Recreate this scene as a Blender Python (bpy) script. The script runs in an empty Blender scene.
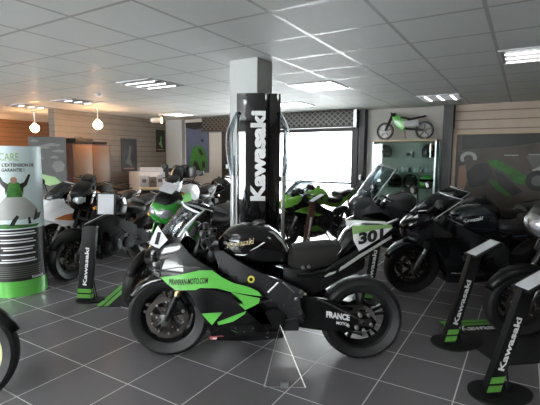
import bpy, bmesh, math, random
from mathutils import Vector, Matrix, Euler
random.seed(7)
R = math.radians
sc = bpy.context.scene
col = sc.collection
PI = math.pi
TH = -0.5475            # the room's axes against the camera's

# ------------------------------------------------------------------ camera
cam = bpy.data.cameras.new('camera'); co = bpy.data.objects.new('camera', cam); col.objects.link(co)
cam.sensor_width = 36.0; cam.lens = 418.3 / 540 * 36.0; cam.clip_start = 0.05
p, r = -0.1073, 0.007
F = Vector((0, math.cos(p), math.sin(p))); U0 = Vector((0, -math.sin(p), math.cos(p))); X0 = Vector((1, 0, 0))
XX = X0 * math.cos(r) + U0 * math.sin(r); UU = -X0 * math.sin(r) + U0 * math.cos(r)
co.matrix_world = Matrix(((XX.x, UU.x, -F.x, 0), (XX.y, UU.y, -F.y, 0), (XX.z, UU.z, -F.z, 1.445), (0, 0, 0, 1)))
sc.camera = co
# ------------------------------------------------------------------ world, exposure
w = bpy.data.worlds.new('world'); sc.world = w; w.use_nodes = True
bg = w.node_tree.nodes['Background']; bg.inputs[0].default_value = (0.985, 0.98, 0.985, 1); bg.inputs[1].default_value = 4.5
sc.view_settings.view_transform = 'Standard'; sc.view_settings.look = 'None'
sc.view_settings.exposure = 2.45; sc.view_settings.gamma = 1.0
sc.cycles.max_bounces = 8; sc.cycles.diffuse_bounces = 4; sc.cycles.transparent_max_bounces = 16
sc.cycles.sample_clamp_indirect = 4.0
LAMP = 1.0              # strength of the fluorescent ceiling lights

# ------------------------------------------------------------------ materials
def mat(name, c, rough=0.5, metal=0.0, coat=0.0, emit=None, es=0.0, noise=0.0, nscale=40, bump=0.0, spec=0.5):
    m = bpy.data.materials.new(name); m.use_nodes = True
    nt = m.node_tree; b = nt.nodes['Principled BSDF']
    b.inputs['Base Color'].default_value = (*c, 1); b.inputs['Roughness'].default_value = rough
    b.inputs['Metallic'].default_value = metal; b.inputs['Coat Weight'].default_value = coat
    b.inputs['Coat Roughness'].default_value = 0.04; b.inputs['Specular IOR Level'].default_value = spec
    if emit: b.inputs['Emission Color'].default_value = (*emit, 1); b.inputs['Emission Strength'].default_value = es
    if noise or bump:
        tc = nt.nodes.new('ShaderNodeTexCoord'); n = nt.nodes.new('ShaderNodeTexNoise'); n.inputs['Scale'].default_value = nscale
        nt.links.new(tc.outputs['Object'], n.inputs['Vector'])
        if noise:
            mx = nt.nodes.new('ShaderNodeMix'); mx.data_type = 'RGBA'
            mx.inputs[6].default_value = (*[v * (1 - noise) for v in c], 1); mx.inputs[7].default_value = (*[min(1, v * (1 + noise)) for v in c], 1)
            nt.links.new(n.outputs['Fac'], mx.inputs[0]); nt.links.new(mx.outputs[2], b.inputs['Base Color'])
        if bump:
            bp = nt.nodes.new('ShaderNodeBump'); bp.inputs['Strength'].default_value = bump; bp.inputs['Distance'].default_value = 0.003
            nt.links.new(n.outputs['Fac'], bp.inputs['Height']); nt.links.new(bp.outputs[0], b.inputs['Normal'])
    return m
def glass(name, c, amt, rough=0.02):
    m = bpy.data.materials.new(name); m.use_nodes = True; nt = m.node_tree; nt.nodes.clear()
    o = nt.nodes.new('ShaderNodeOutputMaterial'); t = nt.nodes.new('ShaderNodeBsdfTransparent'); g = nt.nodes.new('ShaderNodeBsdfGlossy')
    t.inputs[0].default_value = (*c, 1); g.inputs['Roughness'].default_value = rough
    lw = nt.nodes.new('ShaderNodeLayerWeight'); lw.inputs[0].default_value = 0.35
    ma = nt.nodes.new('ShaderNodeMath'); ma.operation = 'MULTIPLY_ADD'; ma.inputs[1].default_value = 0.5; ma.inputs[2].default_value = amt
    mx = nt.nodes.new('ShaderNodeMixShader')
    nt.links.new(lw.outputs['Fresnel'], ma.inputs[0]); nt.links.new(ma.outputs[0], mx.inputs[0])
    nt.links.new(t.outputs[0], mx.inputs[1]); nt.links.new(g.outputs[0], mx.inputs[2]); nt.links.new(mx.outputs[0], o.inputs[0])
    return m
class NT:
    def __init__(s, m): s.t = m.node_tree
    def n(s, k, **kw):
        x = s.t.nodes.new(k)
        for a, v in kw.items(): setattr(x, a, v)
        return x
    def math(s, op, a, b=None, c=None):
        x = s.n('ShaderNodeMath', operation=op)
        for i, v in enumerate((a, b, c)):
            if v is None: continue
            if isinstance(v, (int, float)): x.inputs[i].default_value = v
            else: s.t.links.new(v, x.inputs[i])
        return x.outputs[0]
    def mix(s, f, a, b):
        x = s.n('ShaderNodeMix', data_type='RGBA')
        for i, v in ((0, f), (6, a), (7, b)):
            if isinstance(v, tuple): x.inputs[i].default_value = (*v, 1)
            elif isinstance(v, (int, float)): x.inputs[i].default_value = v
            else: s.t.links.new(v, x.inputs[i])
        return x.outputs[2]
def gridmat(name, tile, line, size, wid, ox, oy, rough, lrough, spec=0.5, nz=0.12, nsc=3.0, bump=0.0):
    m = mat(name, tile, rough, spec=spec); g = NT(m); b = m.node_tree.nodes['Principled BSDF']
    tc = g.n('ShaderNodeTexCoord'); sx = g.n('ShaderNodeSeparateXYZ'); g.t.links.new(tc.outputs['Object'], sx.inputs[0])
    e = []; cells = []
    for out, o in ((sx.outputs[0], ox), (sx.outputs[1], oy)):
        q = g.math('DIVIDE', g.math('SUBTRACT', out, o), size); fr = g.math('FRACT', q)
        d = g.math('MINIMUM', fr, g.math('SUBTRACT', 1.0, fr)); e.append(g.math('LESS_THAN', d, wid / size / 2)); cells.append(g.math('FLOOR', q))
    ln = g.math('MAXIMUM', e[0], e[1])
    cb = g.n('ShaderNodeCombineXYZ'); g.t.links.new(cells[0], cb.inputs[0]); g.t.links.new(cells[1], cb.inputs[1])
    wn = g.n('ShaderNodeTexWhiteNoise'); g.t.links.new(cb.outputs[0], wn.inputs[0])
    no = g.n('ShaderNodeTexNoise'); no.inputs['Scale'].default_value = nsc; no.inputs['Detail'].default_value = 6; g.t.links.new(tc.outputs['Object'], no.inputs['Vector'])
    f = g.math('MULTIPLY_ADD', no.outputs['Fac'], 0.7, g.math('MULTIPLY', wn.outputs[0], 0.3))
    c = g.mix(f, tuple(v * (1 - nz) for v in tile), tuple(v * (1 + nz) for v in tile))
    g.t.links.new(g.mix(ln, c, line), b.inputs['Base Color'])
    rr = g.math('ADD', g.math('MULTIPLY', ln, lrough - rough), g.math('MULTIPLY_ADD', no.outputs['Fac'], 0.08, rough - 0.04))
    g.t.links.new(rr, b.inputs['Roughness'])
    if bump:
        bp = g.n('ShaderNodeBump'); bp.inputs['Strength'].default_value = bump; bp.inputs['Distance'].default_value = 0.002
        g.t.links.new(g.math('SUBTRACT', no.outputs['Fac'], ln), bp.inputs['Height']); g.t.links.new(bp.outputs[0], b.inputs['Normal'])
    return m
def slatmat(name, c, dark, pitch=0.1):
    m = mat(name, c, 0.55); g = NT(m); b = m.node_tree.nodes['Principled BSDF']
    tc = g.n('ShaderNodeTexCoord'); sx = g.n('ShaderNodeSeparateXYZ'); g.t.links.new(tc.outputs['Object'], sx.inputs[0])
    fr = g.math('FRACT', g.math('DIVIDE', sx.outputs[2], pitch)); ln = g.math('LESS_THAN', fr, 0.12)
    no = g.n('ShaderNodeTexNoise'); no.inputs['Scale'].default_value = 5; g.t.links.new(tc.outputs['Object'], no.inputs['Vector'])
    cc = g.mix(no.outputs['Fac'], tuple(v * .9 for v in c), tuple(min(1, v * 1.1) for v in c))
    g.t.links.new(g.mix(ln, cc, dark), b.inputs['Base Color'])
    bp = g.n('ShaderNodeBump'); bp.inputs['Strength'].default_value = 0.6; bp.inputs['Distance'].default_value = 0.01
    g.t.links.new(g.math('SUBTRACT', 1.0, ln), bp.inputs['Height']); g.t.links.new(bp.outputs[0], b.inputs['Normal'])
    return m
def latticemat(name):
    m = mat(name, (0.2, 0.2, 0.2), 0.45, 0.3); g = NT(m); b = m.node_tree.nodes['Principled BSDF']
    tc = g.n('ShaderNodeTexCoord'); sx = g.n('ShaderNodeSeparateXYZ'); g.t.links.new(tc.outputs['Object'], sx.inputs[0])
    u = g.math('DIVIDE', sx.outputs[0], 0.12); v = g.math('DIVIDE', sx.outputs[2], 0.10)
    l = []
    for q in (g.math('ADD', u, v), g.math('SUBTRACT', u, v)):
        fr = g.math('FRACT', q); d = g.math('MINIMUM', fr, g.math('SUBTRACT', 1.0, fr)); l.append(g.math('LESS_THAN', d, 0.13))
    g.t.links.new(g.mix(g.math('MAXIMUM', l[0], l[1]), (0.02, 0.019, 0.018), (0.14, 0.135, 0.13)), b.inputs['Base Color'])
    return m
def woodmat(name, a, c, rough=0.4, sc_=(1, 1, 12)):
    m = mat(name, a, rough); g = NT(m); b = m.node_tree.nodes['Principled BSDF']
    tc = g.n('ShaderNodeTexCoord'); mp = g.n('ShaderNodeMapping'); mp.inputs['Scale'].default_value = sc_
    g.t.links.new(tc.outputs['Object'], mp.inputs[0]); no = g.n('ShaderNodeTexNoise'); no.inputs['Scale'].default_value = 3; no.inputs['Detail'].default_value = 8
    g.t.links.new(mp.outputs[0], no.inputs['Vector']); g.t.links.new(g.mix(no.outputs['Fac'], a, c), b.inputs['Base Color'])
    return m
M = dict(
    floor=gridmat('floor_tile', (0.160, 0.152, 0.162), (0.58, 0.56, 0.57), 0.4498, 0.0075, -2.5365, 1.692, 0.24, 0.6, nz=0.22, nsc=2.2, bump=0.12),
    ceil=gridmat('ceiling_tile', (0.78, 0.80, 0.79), (0.46, 0.47, 0.47), 0.6, 0.026, -0.873, 2.992, 0.65, 0.35, nz=0.04, nsc=30),
    wall=mat('wall_plaster', (0.62, 0.60, 0.56), 0.8, noise=0.04, nscale=4),
    slat=slatmat('slat_wall', (0.55, 0.44, 0.36), (0.25, 0.18, 0.14), 0.15),
    slatw=slatmat('slat_wall_pale', (0.25, 0.215, 0.185), (0.15, 0.125, 0.105), 0.12),
    orange=slatmat('slat_wall_orange', (0.30, 0.16, 0.085), (0.17, 0.09, 0.04), 0.12),
    lattice=latticemat('shutter_lattice'), pillar=mat('pillar_paint', (0.52, 0.53, 0.53), 0.6, noise=0.02, nscale=6),
    dframe=mat('dark_frame', (0.015, 0.015, 0.017), 0.4, noise=0.1), bframe=mat('brown_frame', (0.10, 0.05, 0.04), 0.5, noise=0.1),
    blk=mat('gloss_black', (0.004, 0.004, 0.0045), 0.14, coat=0.6, spec=.4, noise=0.1), blk2=mat('satin_black', (0.005, 0.005, 0.0055), 0.38, spec=.35, noise=0.2),
    mblk=mat('metallic_black_paint', (0.020, 0.024, 0.029), 0.24, 0.5, coat=0.6, noise=0.1),
    matt=mat('matt_black_plastic', (0.006, 0.006, 0.0065), 0.55, spec=.3, noise=0.2, bump=0.1), tyre=mat('tyre_rubber', (0.018, 0.018, 0.019), 0.5, spec=.4, noise=0.15, nscale=60, bump=0.15),
    rim=mat('black_rim', (0.004, 0.004, 0.0045), 0.4, 0.0, noise=0.1), rimg=mat('grey_rim', (0.12, 0.12, 0.125), 0.3, 0.6, noise=0.1),
    rimc=mat('cream_rim', (0.62, 0.60, 0.30), 0.45, noise=0.05), frame=mat('charcoal_frame', (0.030, 0.031, 0.034), 0.34, 0.2, noise=0.15, nscale=20),
    eng=mat('engine_black', (0.007, 0.007, 0.0075), 0.4, 0.2, noise=0.3, nscale=30), engg=mat('engine_grey', (0.11, 0.11, 0.11), 0.4, 0.8, noise=0.2, nscale=30),
    steel=mat('steel', (0.52, 0.51, 0.49), 0.28, 1.0, noise=0.08), disc=mat('brake_disc_steel', (0.10, 0.088, 0.08), 0.34, 0.9, noise=0.2, nscale=25),
    gold=mat('gold_fork', (0.50, 0.40, 0.22), 0.3, 0.9, noise=0.05), silver=mat('silver_paint', (0.20, 0.20, 0.21), 0.25, 0.5, coat=0.6, noise=0.04),
    green=mat('lime_green_paint', (0.14, 0.56, 0.09), 0.3, coat=0.5, noise=0.06), dgreen=mat('deep_green_paint', (0.03, 0.30, 0.03), 0.2, coat=0.9, noise=0.08),
    ygreen=mat('yellow_green_paint', (0.16, 0.42, 0.05), 0.25, coat=0.7, noise=0.05), white=mat('white_paint', (0.78, 0.78, 0.80), 0.3, coat=0.4, noise=0.02),
    paper=mat('paper_white', (0.52, 0.53, 0.56), 0.6, noise=0.02), grey=mat('grey_paint', (0.085, 0.092, 0.097), 0.2, 0.3, coat=0.8, noise=0.05),
    blue=mat('blue_black_paint', (0.018, 0.025, 0.034), 0.16, 0.3, coat=0.8, noise=0.1), foam=mat('seat_foam', (0.009, 0.0075, 0.007), 0.85, noise=0.25, nscale=120, bump=0.3),
    seat=mat('seat_vinyl', (0.008, 0.008, 0.009), 0.45, noise=0.15, bump=0.15), red=mat('red_sticker', (0.62, 0.10, 0.12), 0.4, noise=0.05),
    orangep=mat('orange_paint', (0.50, 0.16, 0.04), 0.3, coat=0.5, noise=0.05), yellow=mat('yellow_sticker', (0.75, 0.65, 0.10), 0.4, noise=0.05),
    cream=mat('gold_lettering', (0.62, 0.50, 0.28), 0.4, noise=0.05), plate_green=mat('plate_green', (0.24, 0.42, 0.15), 0.4, noise=0.05),
    lens=mat('lamp_lens', (0.55, 0.58, 0.62), 0.08, 0.6, coat=1.0, noise=0.2, nscale=50), redlens=mat('red_lens', (0.3, 0.01, 0.01), 0.15, coat=1.0, noise=0.1),
    amber=mat('amber_lens', (0.6, 0.22, 0.02), 0.2, coat=0.8, noise=0.1),
    text=mat('white_lettering', (0.82, 0.82, 0.82), 0.5, noise=0.02), ink=mat('black_lettering', (0.01, 0.01, 0.01), 0.5, noise=0.1),
    glass=glass('clear_glass', (0.95, 0.98, 0.98), 0.03), screen=glass('tinted_screen', (0.40, 0.43, 0.45), 0.04, 0.05), cscreen=glass('clear_screen', (0.72, 0.77, 0.80), 0.04, 0.06),
    cabg=glass('showcase_glass', (0.80, 0.90, 0.88), 0.03), mirror=mat('mirror_glass', (0.6, 0.62, 0.64), 0.03, 1.0, noise=0.01),
    edge=mat('bright_edge', (0.80, 0.84, 0.86), 0.2, 0.2, coat=0.5, noise=0.02),
    acry=mat('black_acrylic', (0.004, 0.004, 0.005), 0.035, coat=1.0, spec=0.9, noise=0.1), alu=mat('brushed_aluminium', (0.52, 0.53, 0.55), 0.32, 0.85, noise=0.06),
    tan=woodmat('tan_wood', (0.12, 0.056, 0.012), (0.15, 0.072, 0.018)), dwood=woodmat('dark_wood', (0.055, 0.022, 0.012), (0.09, 0.035, 0.02)),
    mahog=woodmat('mahogany', (0.13, 0.040, 0.015), (0.20, 0.065, 0.025)), pine=woodmat('pine', (0.52, 0.40, 0.26), (0.62, 0.49, 0.33)),
    matc=mat('carpet_black', (0.010, 0.010, 0.0105), 0.95, noise=0.3, nscale=200, bump=0.5), matg=mat('carpet_green', (0.13, 0.40, 0.06), 0.9, noise=0.2, nscale=200, bump=0.5),
    beige=mat('worn_beige', (0.25, 0.22, 0.20), 0.7, noise=0.3, nscale=60), tubew=mat('fluorescent_tube', (0.9, 0.9, 0.9), 0.4, emit=(1.0, 0.98, 0.96), es=.7 * LAMP, noise=0.01),
    opal=mat('opal_panel', (0.9, 0.9, 0.9), 0.4, emit=(1.0, 1.0, 0.98), es=1.2 * LAMP, noise=0.01), louvre=mat('louvre_aluminium', (0.35, 0.36, 0.37), 0.35, 0.5, noise=0.05),
    globe=mat('lamp_globe', (1, 0.9, 0.75), 0.4, emit=(1.0, 0.62, 0.30), es=8.0, noise=0.01),
    # printed posters
    psky=mat('print_sky_blue', (0.10, 0.12, 0.19), 0.5, noise=0.3, nscale=3), pcyl=mat('print_pale_blue', (0.66, 0.76, 0.78), 0.45, noise=0.06, nscale=3),
    pdark=mat('print_dark', (0.016, 0.014, 0.013), 0.45, noise=0.7, nscale=7), pbrown=mat('print_brown', (0.085, 0.068, 0.056), 0.5, noise=0.5, nscale=4),
    pgrey=mat('print_grey', (0.13, 0.125, 0.12), 0.5, noise=0.25, nscale=3), pgreen=mat('print_green', (0.04, 0.17, 0.025), 0.5, noise=0.8, nscale=14),
    pwhite=mat('print_white', (0.40, 0.40, 0.39), 0.5, noise=0.15, nscale=8), pblack=mat('print_black', (0.010, 0.010, 0.010), 0.4, noise=0.3), pskin=mat('print_skin', (0.35, 0.2, 0.14), 0.5, noise=0.1),
    asphalt=mat('pavement', (0.5, 0.5, 0.5), 0.9, noise=0.1, nscale=2), facade=mat('facade_pale', (0.75, 0.8, 0.82), 0.8, noise=0.05, nscale=1), teal=mat('pale_teal_shutter', (0.45, 0.72, 0.72), 0.7, noise=0.05),
)
# ------------------------------------------------------------------ mesh building
def xf(v, m): return m @ Vector(v)
class MB:
    def __init__(s): s.V = []; s.F = []; s.I = []; s.mats = []; s.cur = 0; s.T = Matrix()
    def use(s, m):
        if isinstance(m, str): m = M[m]
        if m not in s.mats: s.mats.append(m)
        s.cur = s.mats.index(m); return s
    def raw(s, vs, fs):
        o = len(s.V); s.V += [tuple(s.T @ Vector(v)) for v in vs]
        s.F += [tuple(o + i for i in f) for f in fs]; s.I += [s.cur] * len(fs); return s
    def bm(s, b):
        b.verts.index_update(); s.raw([v.co[:] for v in b.verts], [[v.index for v in f.verts] for f in b.faces]); b.free(); return s
    def box(s, c, d, rot=None, bev=0.0):
        b = bmesh.new(); bmesh.ops.create_cube(b, size=1)
        bmesh.ops.scale(b, vec=d, verts=b.verts)
        if bev: bmesh.ops.bevel(b, geom=b.edges[:], offset=min(bev, min(d) * .45), segments=2, affect='EDGES', profile=.6)
        if rot: bmesh.ops.rotate(b, matrix=Euler(rot).to_matrix(), verts=b.verts)
        bmesh.ops.translate(b, vec=c, verts=b.verts); return s.bm(b)
    def bar(s, a, b_, w, h, bev=0.0):      # rectangular bar between two points
        a, b_ = Vector(a), Vector(b_); d = b_ - a; q = d.to_track_quat('X', 'Z'); 
        b = bmesh.new(); bmesh.ops.create_cube(b, size=1); bmesh.ops.scale(b, vec=(d.length, w, h), verts=b.verts)
        if bev: bmesh.ops.bevel(b, geom=b.edges[:], offset=min(bev, min(w, h) * .45), segments=2, affect='EDGES', profile=.6)
        bmesh.ops.rotate(b, matrix=q.to_matrix(), verts=b.verts); bmesh.ops.translate(b, vec=(a + b_) / 2, verts=b.verts); return s.bm(b)
    def tube(s, pts, rad, n=8, closed=False):
        P = [Vector(q) for q in pts]; m = len(P); rs = rad if isinstance(rad, (list, tuple)) else [rad] * m
        vs = []; fs = []; up = None
        for i, q in enumerate(P):
            t = (P[(i + 1) % m] - P[i - 1]) if closed else (P[min(i + 1, m - 1)] - P[max(i - 1, 0)])
            t.normalize()
            if up is None: up = Vector((0, 0, 1)) if abs(t.z) < .9 else Vector((0, 1, 0))
            sd = t.cross(up); 
            if sd.length < 1e-4: sd = t.orthogonal()
            sd.normalize(); up = sd.cross(t).normalized()
            for k in range(n):
                a = 2 * PI * k / n; vs.append(q + (sd * math.cos(a) + up * math.sin(a)) * rs[i])
        for i in range(m if closed else m - 1):
            j = (i + 1) % m
            for k in range(n): fs.append((i * n + k, i * n + (k + 1) % n, j * n + (k + 1) % n, j * n + k))
        if not closed: fs.append(tuple(range(n))[::-1]); fs.append(tuple((m - 1) * n + k for k in range(n)))
        return s.raw(vs, fs)
    def lathe(s, prof, c=(0, 0, 0), axis='y', n=32, cap=True, closed=False):
        vs = []; fs = []; m = len(prof)
        for k in range(n):
            a = 2 * PI * k / n; ca, sa = math.cos(a), math.sin(a)
            for rr, h in prof:
                v = {'y': (rr * ca, h, rr * sa), 'z': (rr * ca, rr * sa, h), 'x': (h, rr * ca, rr * sa)}[axis]
                vs.append((v[0] + c[0], v[1] + c[1], v[2] + c[2]))
        for k in range(n):
            j = (k + 1) % n
            for i in range(m if closed else m - 1): fs.append((k * m + i, k * m + (i + 1) % m, j * m + (i + 1) % m, j * m + i))
        if cap and not closed:
            if prof[0][0] > 1e-5: fs.append(tuple(k * m for k in range(n)))
            if prof[-1][0] > 1e-5: fs.append(tuple(k * m + m - 1 for k in range(n))[::-1])
        return s.raw(vs, fs)
    def cyl(s, a, b_, rad, n=16): return s.tube([a, b_], rad, n)
    def loft(s, st, n=20, e=2.4):          # st: (x, ztop, zbot, half width[, y offset]) stations along x, rounded sections
        vs = []; fs = []
        for q in st:
            x, zt, zb, hw = q[:4]; zc = (zt + zb) / 2; hh = (zt - zb) / 2; oy = q[4] if len(q) > 4 else 0
            for k in range(n):
                a = 2 * PI * k / n; ca, sa = math.cos(a), math.sin(a)
                vs.append((x, oy + hw * math.copysign(abs(ca) ** (2 / e), ca), zc + hh * math.copysign(abs(sa) ** (2 / e), sa)))
        for i in range(len(st) - 1):
            for k in range(n): fs.append((i * n + k, i * n + (k + 1) % n, (i + 1) * n + (k + 1) % n, (i + 1) * n + k))
        fs.append(tuple(range(n))[::-1]); fs.append(tuple((len(st) - 1) * n + k for k in range(n)))
        return s.raw(vs, fs)
    def prism(s, poly, y0, y1, bev=0.0, axis='y'):   # polygon in (x,z) extruded along y
        b = bmesh.new(); vs = [b.verts.new((q[0], y0, q[1])) for q in poly]; f = b.faces.new(vs)
        r_ = bmesh.ops.extrude_face_region(b, geom=[f]); nv = [v for v in r_['geom'] if isinstance(v, bmesh.types.BMVert)]
        bmesh.ops.translate(b, vec=(0, y1 - y0, 0), verts=nv); bmesh.ops.recalc_face_normals(b, faces=b.faces)
        if bev: bmesh.ops.bevel(b, geom=b.edges[:], offset=bev, segments=2, affect='EDGES', profile=.6)
        bmesh.ops.triangulate(b, faces=[f for f in b.faces if len(f.verts) > 4])
        if axis == 'z':
            for v in b.verts: v.co = (v.co.x, v.co.z, v.co.y)
            bmesh.ops.reverse_faces(b, faces=b.faces)
        return s.bm(b)
    def panel(s, poly, yf, th, side, step=0.035):    # polygon in (x,z) bent onto the surface y = side*yf(x,z)
        b = bmesh.new(); f = b.faces.new([b.verts.new((q[0], 0, q[1])) for q in poly])
        bmesh.ops.triangulate(b, faces=b.faces[:])
        for ax in (0, 2):
            lo = min(v.co[ax] for v in b.verts); hi = max(v.co[ax] for v in b.verts); t = math.ceil(lo / step) * step
            while t < hi:
                no = [0, 0, 0]; no[ax] = 1; c = [0, 0, 0]; c[ax] = t
                bmesh.ops.bisect_plane(b, geom=b.verts[:] + b.edges[:] + b.faces[:], plane_co=c, plane_no=no); t += step
        base = [v.co.copy() for v in b.verts]
        for v in b.verts: v.co.y = side * yf(v.co.x, v.co.z)
        r_ = bmesh.ops.extrude_face_region(b, geom=b.faces[:]); nv = [v for v in r_['geom'] if isinstance(v, bmesh.types.BMVert)]
        for v in nv: v.co.y -= side * th
        bmesh.ops.recalc_face_normals(b, faces=b.faces); return s.bm(b)
    def text(s, body, h, fn, center=False, bold=0.0, th=0.0012, width=None, shear=0.0):   # fn maps (u, v, depth) to a point
        cu = bpy.data.curves.new('t', 'FONT'); cu.body = body; cu.size = 1.0; cu.offset = bold; cu.extrude = 0.5; cu.shear = shear; cu.resolution_u = 3
        o = bpy.data.objects.new('t', cu); col.objects.link(o); bpy.context.view_layer.update()
        me = bpy.data.meshes.new_from_object(o.evaluated_get(bpy.context.evaluated_depsgraph_get()))
        vs = [v.co.copy() for v in me.vertices]; fs = [tuple(pp.vertices) for pp in me.polygons]
        bpy.data.objects.remove(o); bpy.data.curves.remove(cu); bpy.data.meshes.remove(me)
        x0 = min(v.x for v in vs); x1 = max(v.x for v in vs); y1 = max(v.y for v in vs); y0 = min(v.y for v in vs)
        k = h / (y1 - y0); kx = width / (x1 - x0) if width else k; L = (x1 - x0) * kx
        return s.raw([fn((v.x - x0) * kx - (L / 2 if center else 0), (v.y - y0) * k, (v.z + .5) * th) for v in vs], fs)
    def build(s, name, parent=None, smooth=35):
        me = bpy.data.meshes.new(name); me.from_pydata(s.V, [], s.F)
        for m in s.mats: me.materials.append(m)
        me.polygons.foreach_set('material_index', s.I)
        bm = bmesh.new(); bm.from_mesh(me); bmesh.ops.recalc_face_normals(bm, faces=bm.faces); bm.to_mesh(me); bm.free()
        if smooth:
            me.polygons.foreach_set('use_smooth', [True] * len(me.polygons)); me.set_sharp_from_angle(angle=R(smooth))
        o = bpy.data.objects.new(name, me); col.objects.link(o)
        if parent: o.parent = parent
        return o
def mb(m): return MB().use(m)
def tag(o, label, cat, group=None, kind=None):
    o['label'] = label; o['category'] = cat
    if group: o['group'] = group
    if kind: o['kind'] = kind
    return o
def empty(name, loc, rz, label, cat, group=None):
    o = bpy.data.objects.new(name, None); o.empty_display_size = .1; col.objects.link(o); o.location = loc; o.rotation_euler = (0, 0, rz)
    return tag(o, label, cat, group)
def plabel(o, l): o['label'] = l; return o
def struct(o): o['kind'] = 'structure'; return o
def room(o): o.rotation_euler = (0, 0, TH); return o
def rw(a, b, z=0):
    return (a * math.cos(TH) - b * math.sin(TH), a * math.sin(TH) + b * math.cos(TH), z)

# ------------------------------------------------------------------ room shell (built in room axes a, b)
HC = 2.375; BW = 8.05; FW = -4.0; RWL = 3.6; LW = -8.0; LW2 = -11.5
o = room(mb('floor').box(((RWL + LW2) / 2, (BW + FW) / 2, -0.05), (RWL - LW2, BW - FW, 0.1)).build('floor', smooth=0)); struct(o)
o = room(mb('ceil').box(((RWL + LW2) / 2, (BW + FW) / 2, HC + 0.05), (RWL - LW2, BW - FW, 0.1)).build('ceiling', smooth=0)); struct(o)
def wallbox(name, m, a0, a1, b0, b1, z0, z1):
    return struct(room(mb(m).box(((a0 + a1) / 2, (b0 + b1) / 2, (z0 + z1) / 2), (a1 - a0, b1 - b0, z1 - z0)).build(name, smooth=0)))
def wall_pieces(name, pieces):
    w_ = MB()
    for m, a0, a1, b0, b1, z0, z1 in pieces: w_.use(m).box(((a0 + a1) / 2, (b0 + b1) / 2, (z0 + z1) / 2), (a1 - a0, b1 - b0, z1 - z0))
    return struct(room(w_.build(name, smooth=0)))
WA0, WA1, WZ = -6.22, -2.86, 2.06        # shop window in the back wall
wall_pieces('wall_back', [('wall', LW2, WA0, BW, BW + .2, 0, HC), ('wall', WA1, -1.2, BW, BW + .2, 0, HC), ('slat', -1.2, RWL, BW, BW + .2, 0, HC), ('wall', WA0, WA1, BW, BW + .2, WZ, HC), ('wall', WA0, WA1, BW, BW + .2, 0, 0.12)])
wallbox('wall_right', 'slatw', RWL, RWL + .2, FW, BW + .2, 0, HC)
wallbox('wall_left', 'orange', LW2 - .2, LW2, FW, BW + .2, 0, HC)
wall_pieces('wall_partition', [('slatw', LW - .12, LW, 5.1, BW, 0, HC), ('slatw', LW - .15, LW + .05, 4.9, 5.1, 0, HC)])
wall_pieces('wall_front', [('wall', LW2, -9.0, FW - .2, FW, 0, HC), ('wall', -9.0, -5.6, FW - .2, FW, 2.15, HC), ('wall', -9.0, -5.6, FW - .2, FW, 0, .3), ('wall', -5.6, -4.2, FW - .2, FW, 0, HC),
    ('wall', -4.2, -1.2, FW - .2, FW, 2.15, HC), ('wall', -4.2, -1.2, FW - .2, FW, 0, .3), ('wall', -1.2, RWL, FW - .2, FW, 0, HC)])
# front windows behind the camera
for i, (a0, a1) in enumerate([(-9.0, -5.6), (-4.2, -1.2)]):
    f = mb('dframe')
    for z in (.33, 2.12): f.box(((a0 + a1) / 2, FW - .1, z), (a1 - a0, .07, .06))
    for a in (a0 + .03, (a0 + a1) / 2, a1 - .03): f.box((a, FW - .1, 1.225), (.06, .07, 1.85))
    fo = struct(room(f.build('window_%d' % (i + 2), smooth=0)))
    g = mb('glass').box(((a0 + a1) / 2, FW - .1, 1.225), (a1 - a0, .008, 1.8)).build('pane', fo, smooth=0)
# back shop window
f = mb('dframe')
f.box((WA0 + .09, BW - .0, 1.06), (.18, .16, 2.0)); f.box((WA1 - .06, BW, 1.06), (.12, .16, 2.0)); f.box((-4.55, BW + .05, 1.06), (.07, .08, 2.0))
f.box(((WA0 + WA1) / 2, BW + .05, .17), (WA1 - WA0, .1, .1)); f.box(((WA0 + WA1) / 2, BW + .05, 2.02), (WA1 - WA0, .1, .08))
f.use('bframe').box((WA0 + .21, BW - .02, 1.06), (.05, .14, 1.9))
fo = struct(room(f.build('window_1', smooth=0)))
mb('glass').box(((WA0 + WA1) / 2, BW + .07, 1.08), (WA1 - WA0, .008, 1.85)).build('pane', fo, smooth=0)
s = mb('lattice').box(((-6.62 - 2.8) / 2, BW - .17, 2.22), (3.82, .32, .30), bev=.02)
s.use('dframe').box(((-6.62 - 2.8) / 2, BW - .17, 2.055), (3.84, .34, .03)); s.box((-2.74, BW - .1, 1.2), (.11, .19, 2.34))
s.use('alu').box((-2.83, BW - .17, 2.2), (.06, .34, .34))
o = room(s.build('shutter_box')); tag(o, 'long dark shutter housing with a diamond lattice above the shop window', 'shutter')
# dark column, plain wall pilaster
struct(wallbox('trim_1', 'dframe', -1.28, -1.12, BW - .19, BW, 0, HC)); struct(wallbox('trim_2', 'pillar', LW, -7.45, BW - .12, BW, 0, HC))
struct(wallbox('trim_3', 'pillar', -2.52, -2.20, 3.365, 3.63, 0, HC))
# skirting
struct(wallbox('baseboard_back', 'dframe', -2.6, RWL, BW - .015, BW, 0, .09))
# outside
o = mb('asphalt').box((0, 21.5, -.2), (70, 26, .1)).build('pavement', smooth=0); room(o); struct(o)
b_ = mb('facade').box((-5, 26, 2.5), (26, 4, 5.0))
bo = room(b_.build('building', smooth=0)); tag(bo, 'pale bleached building across the street seen through the shop window', 'building')
for a in (-9.5, -7.6, -5.9, -3.6): mb('teal').box((a, 23.97, 1.9), (.5, .08, 2.6)).build('shutter_panel', bo, smooth=0)

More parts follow.
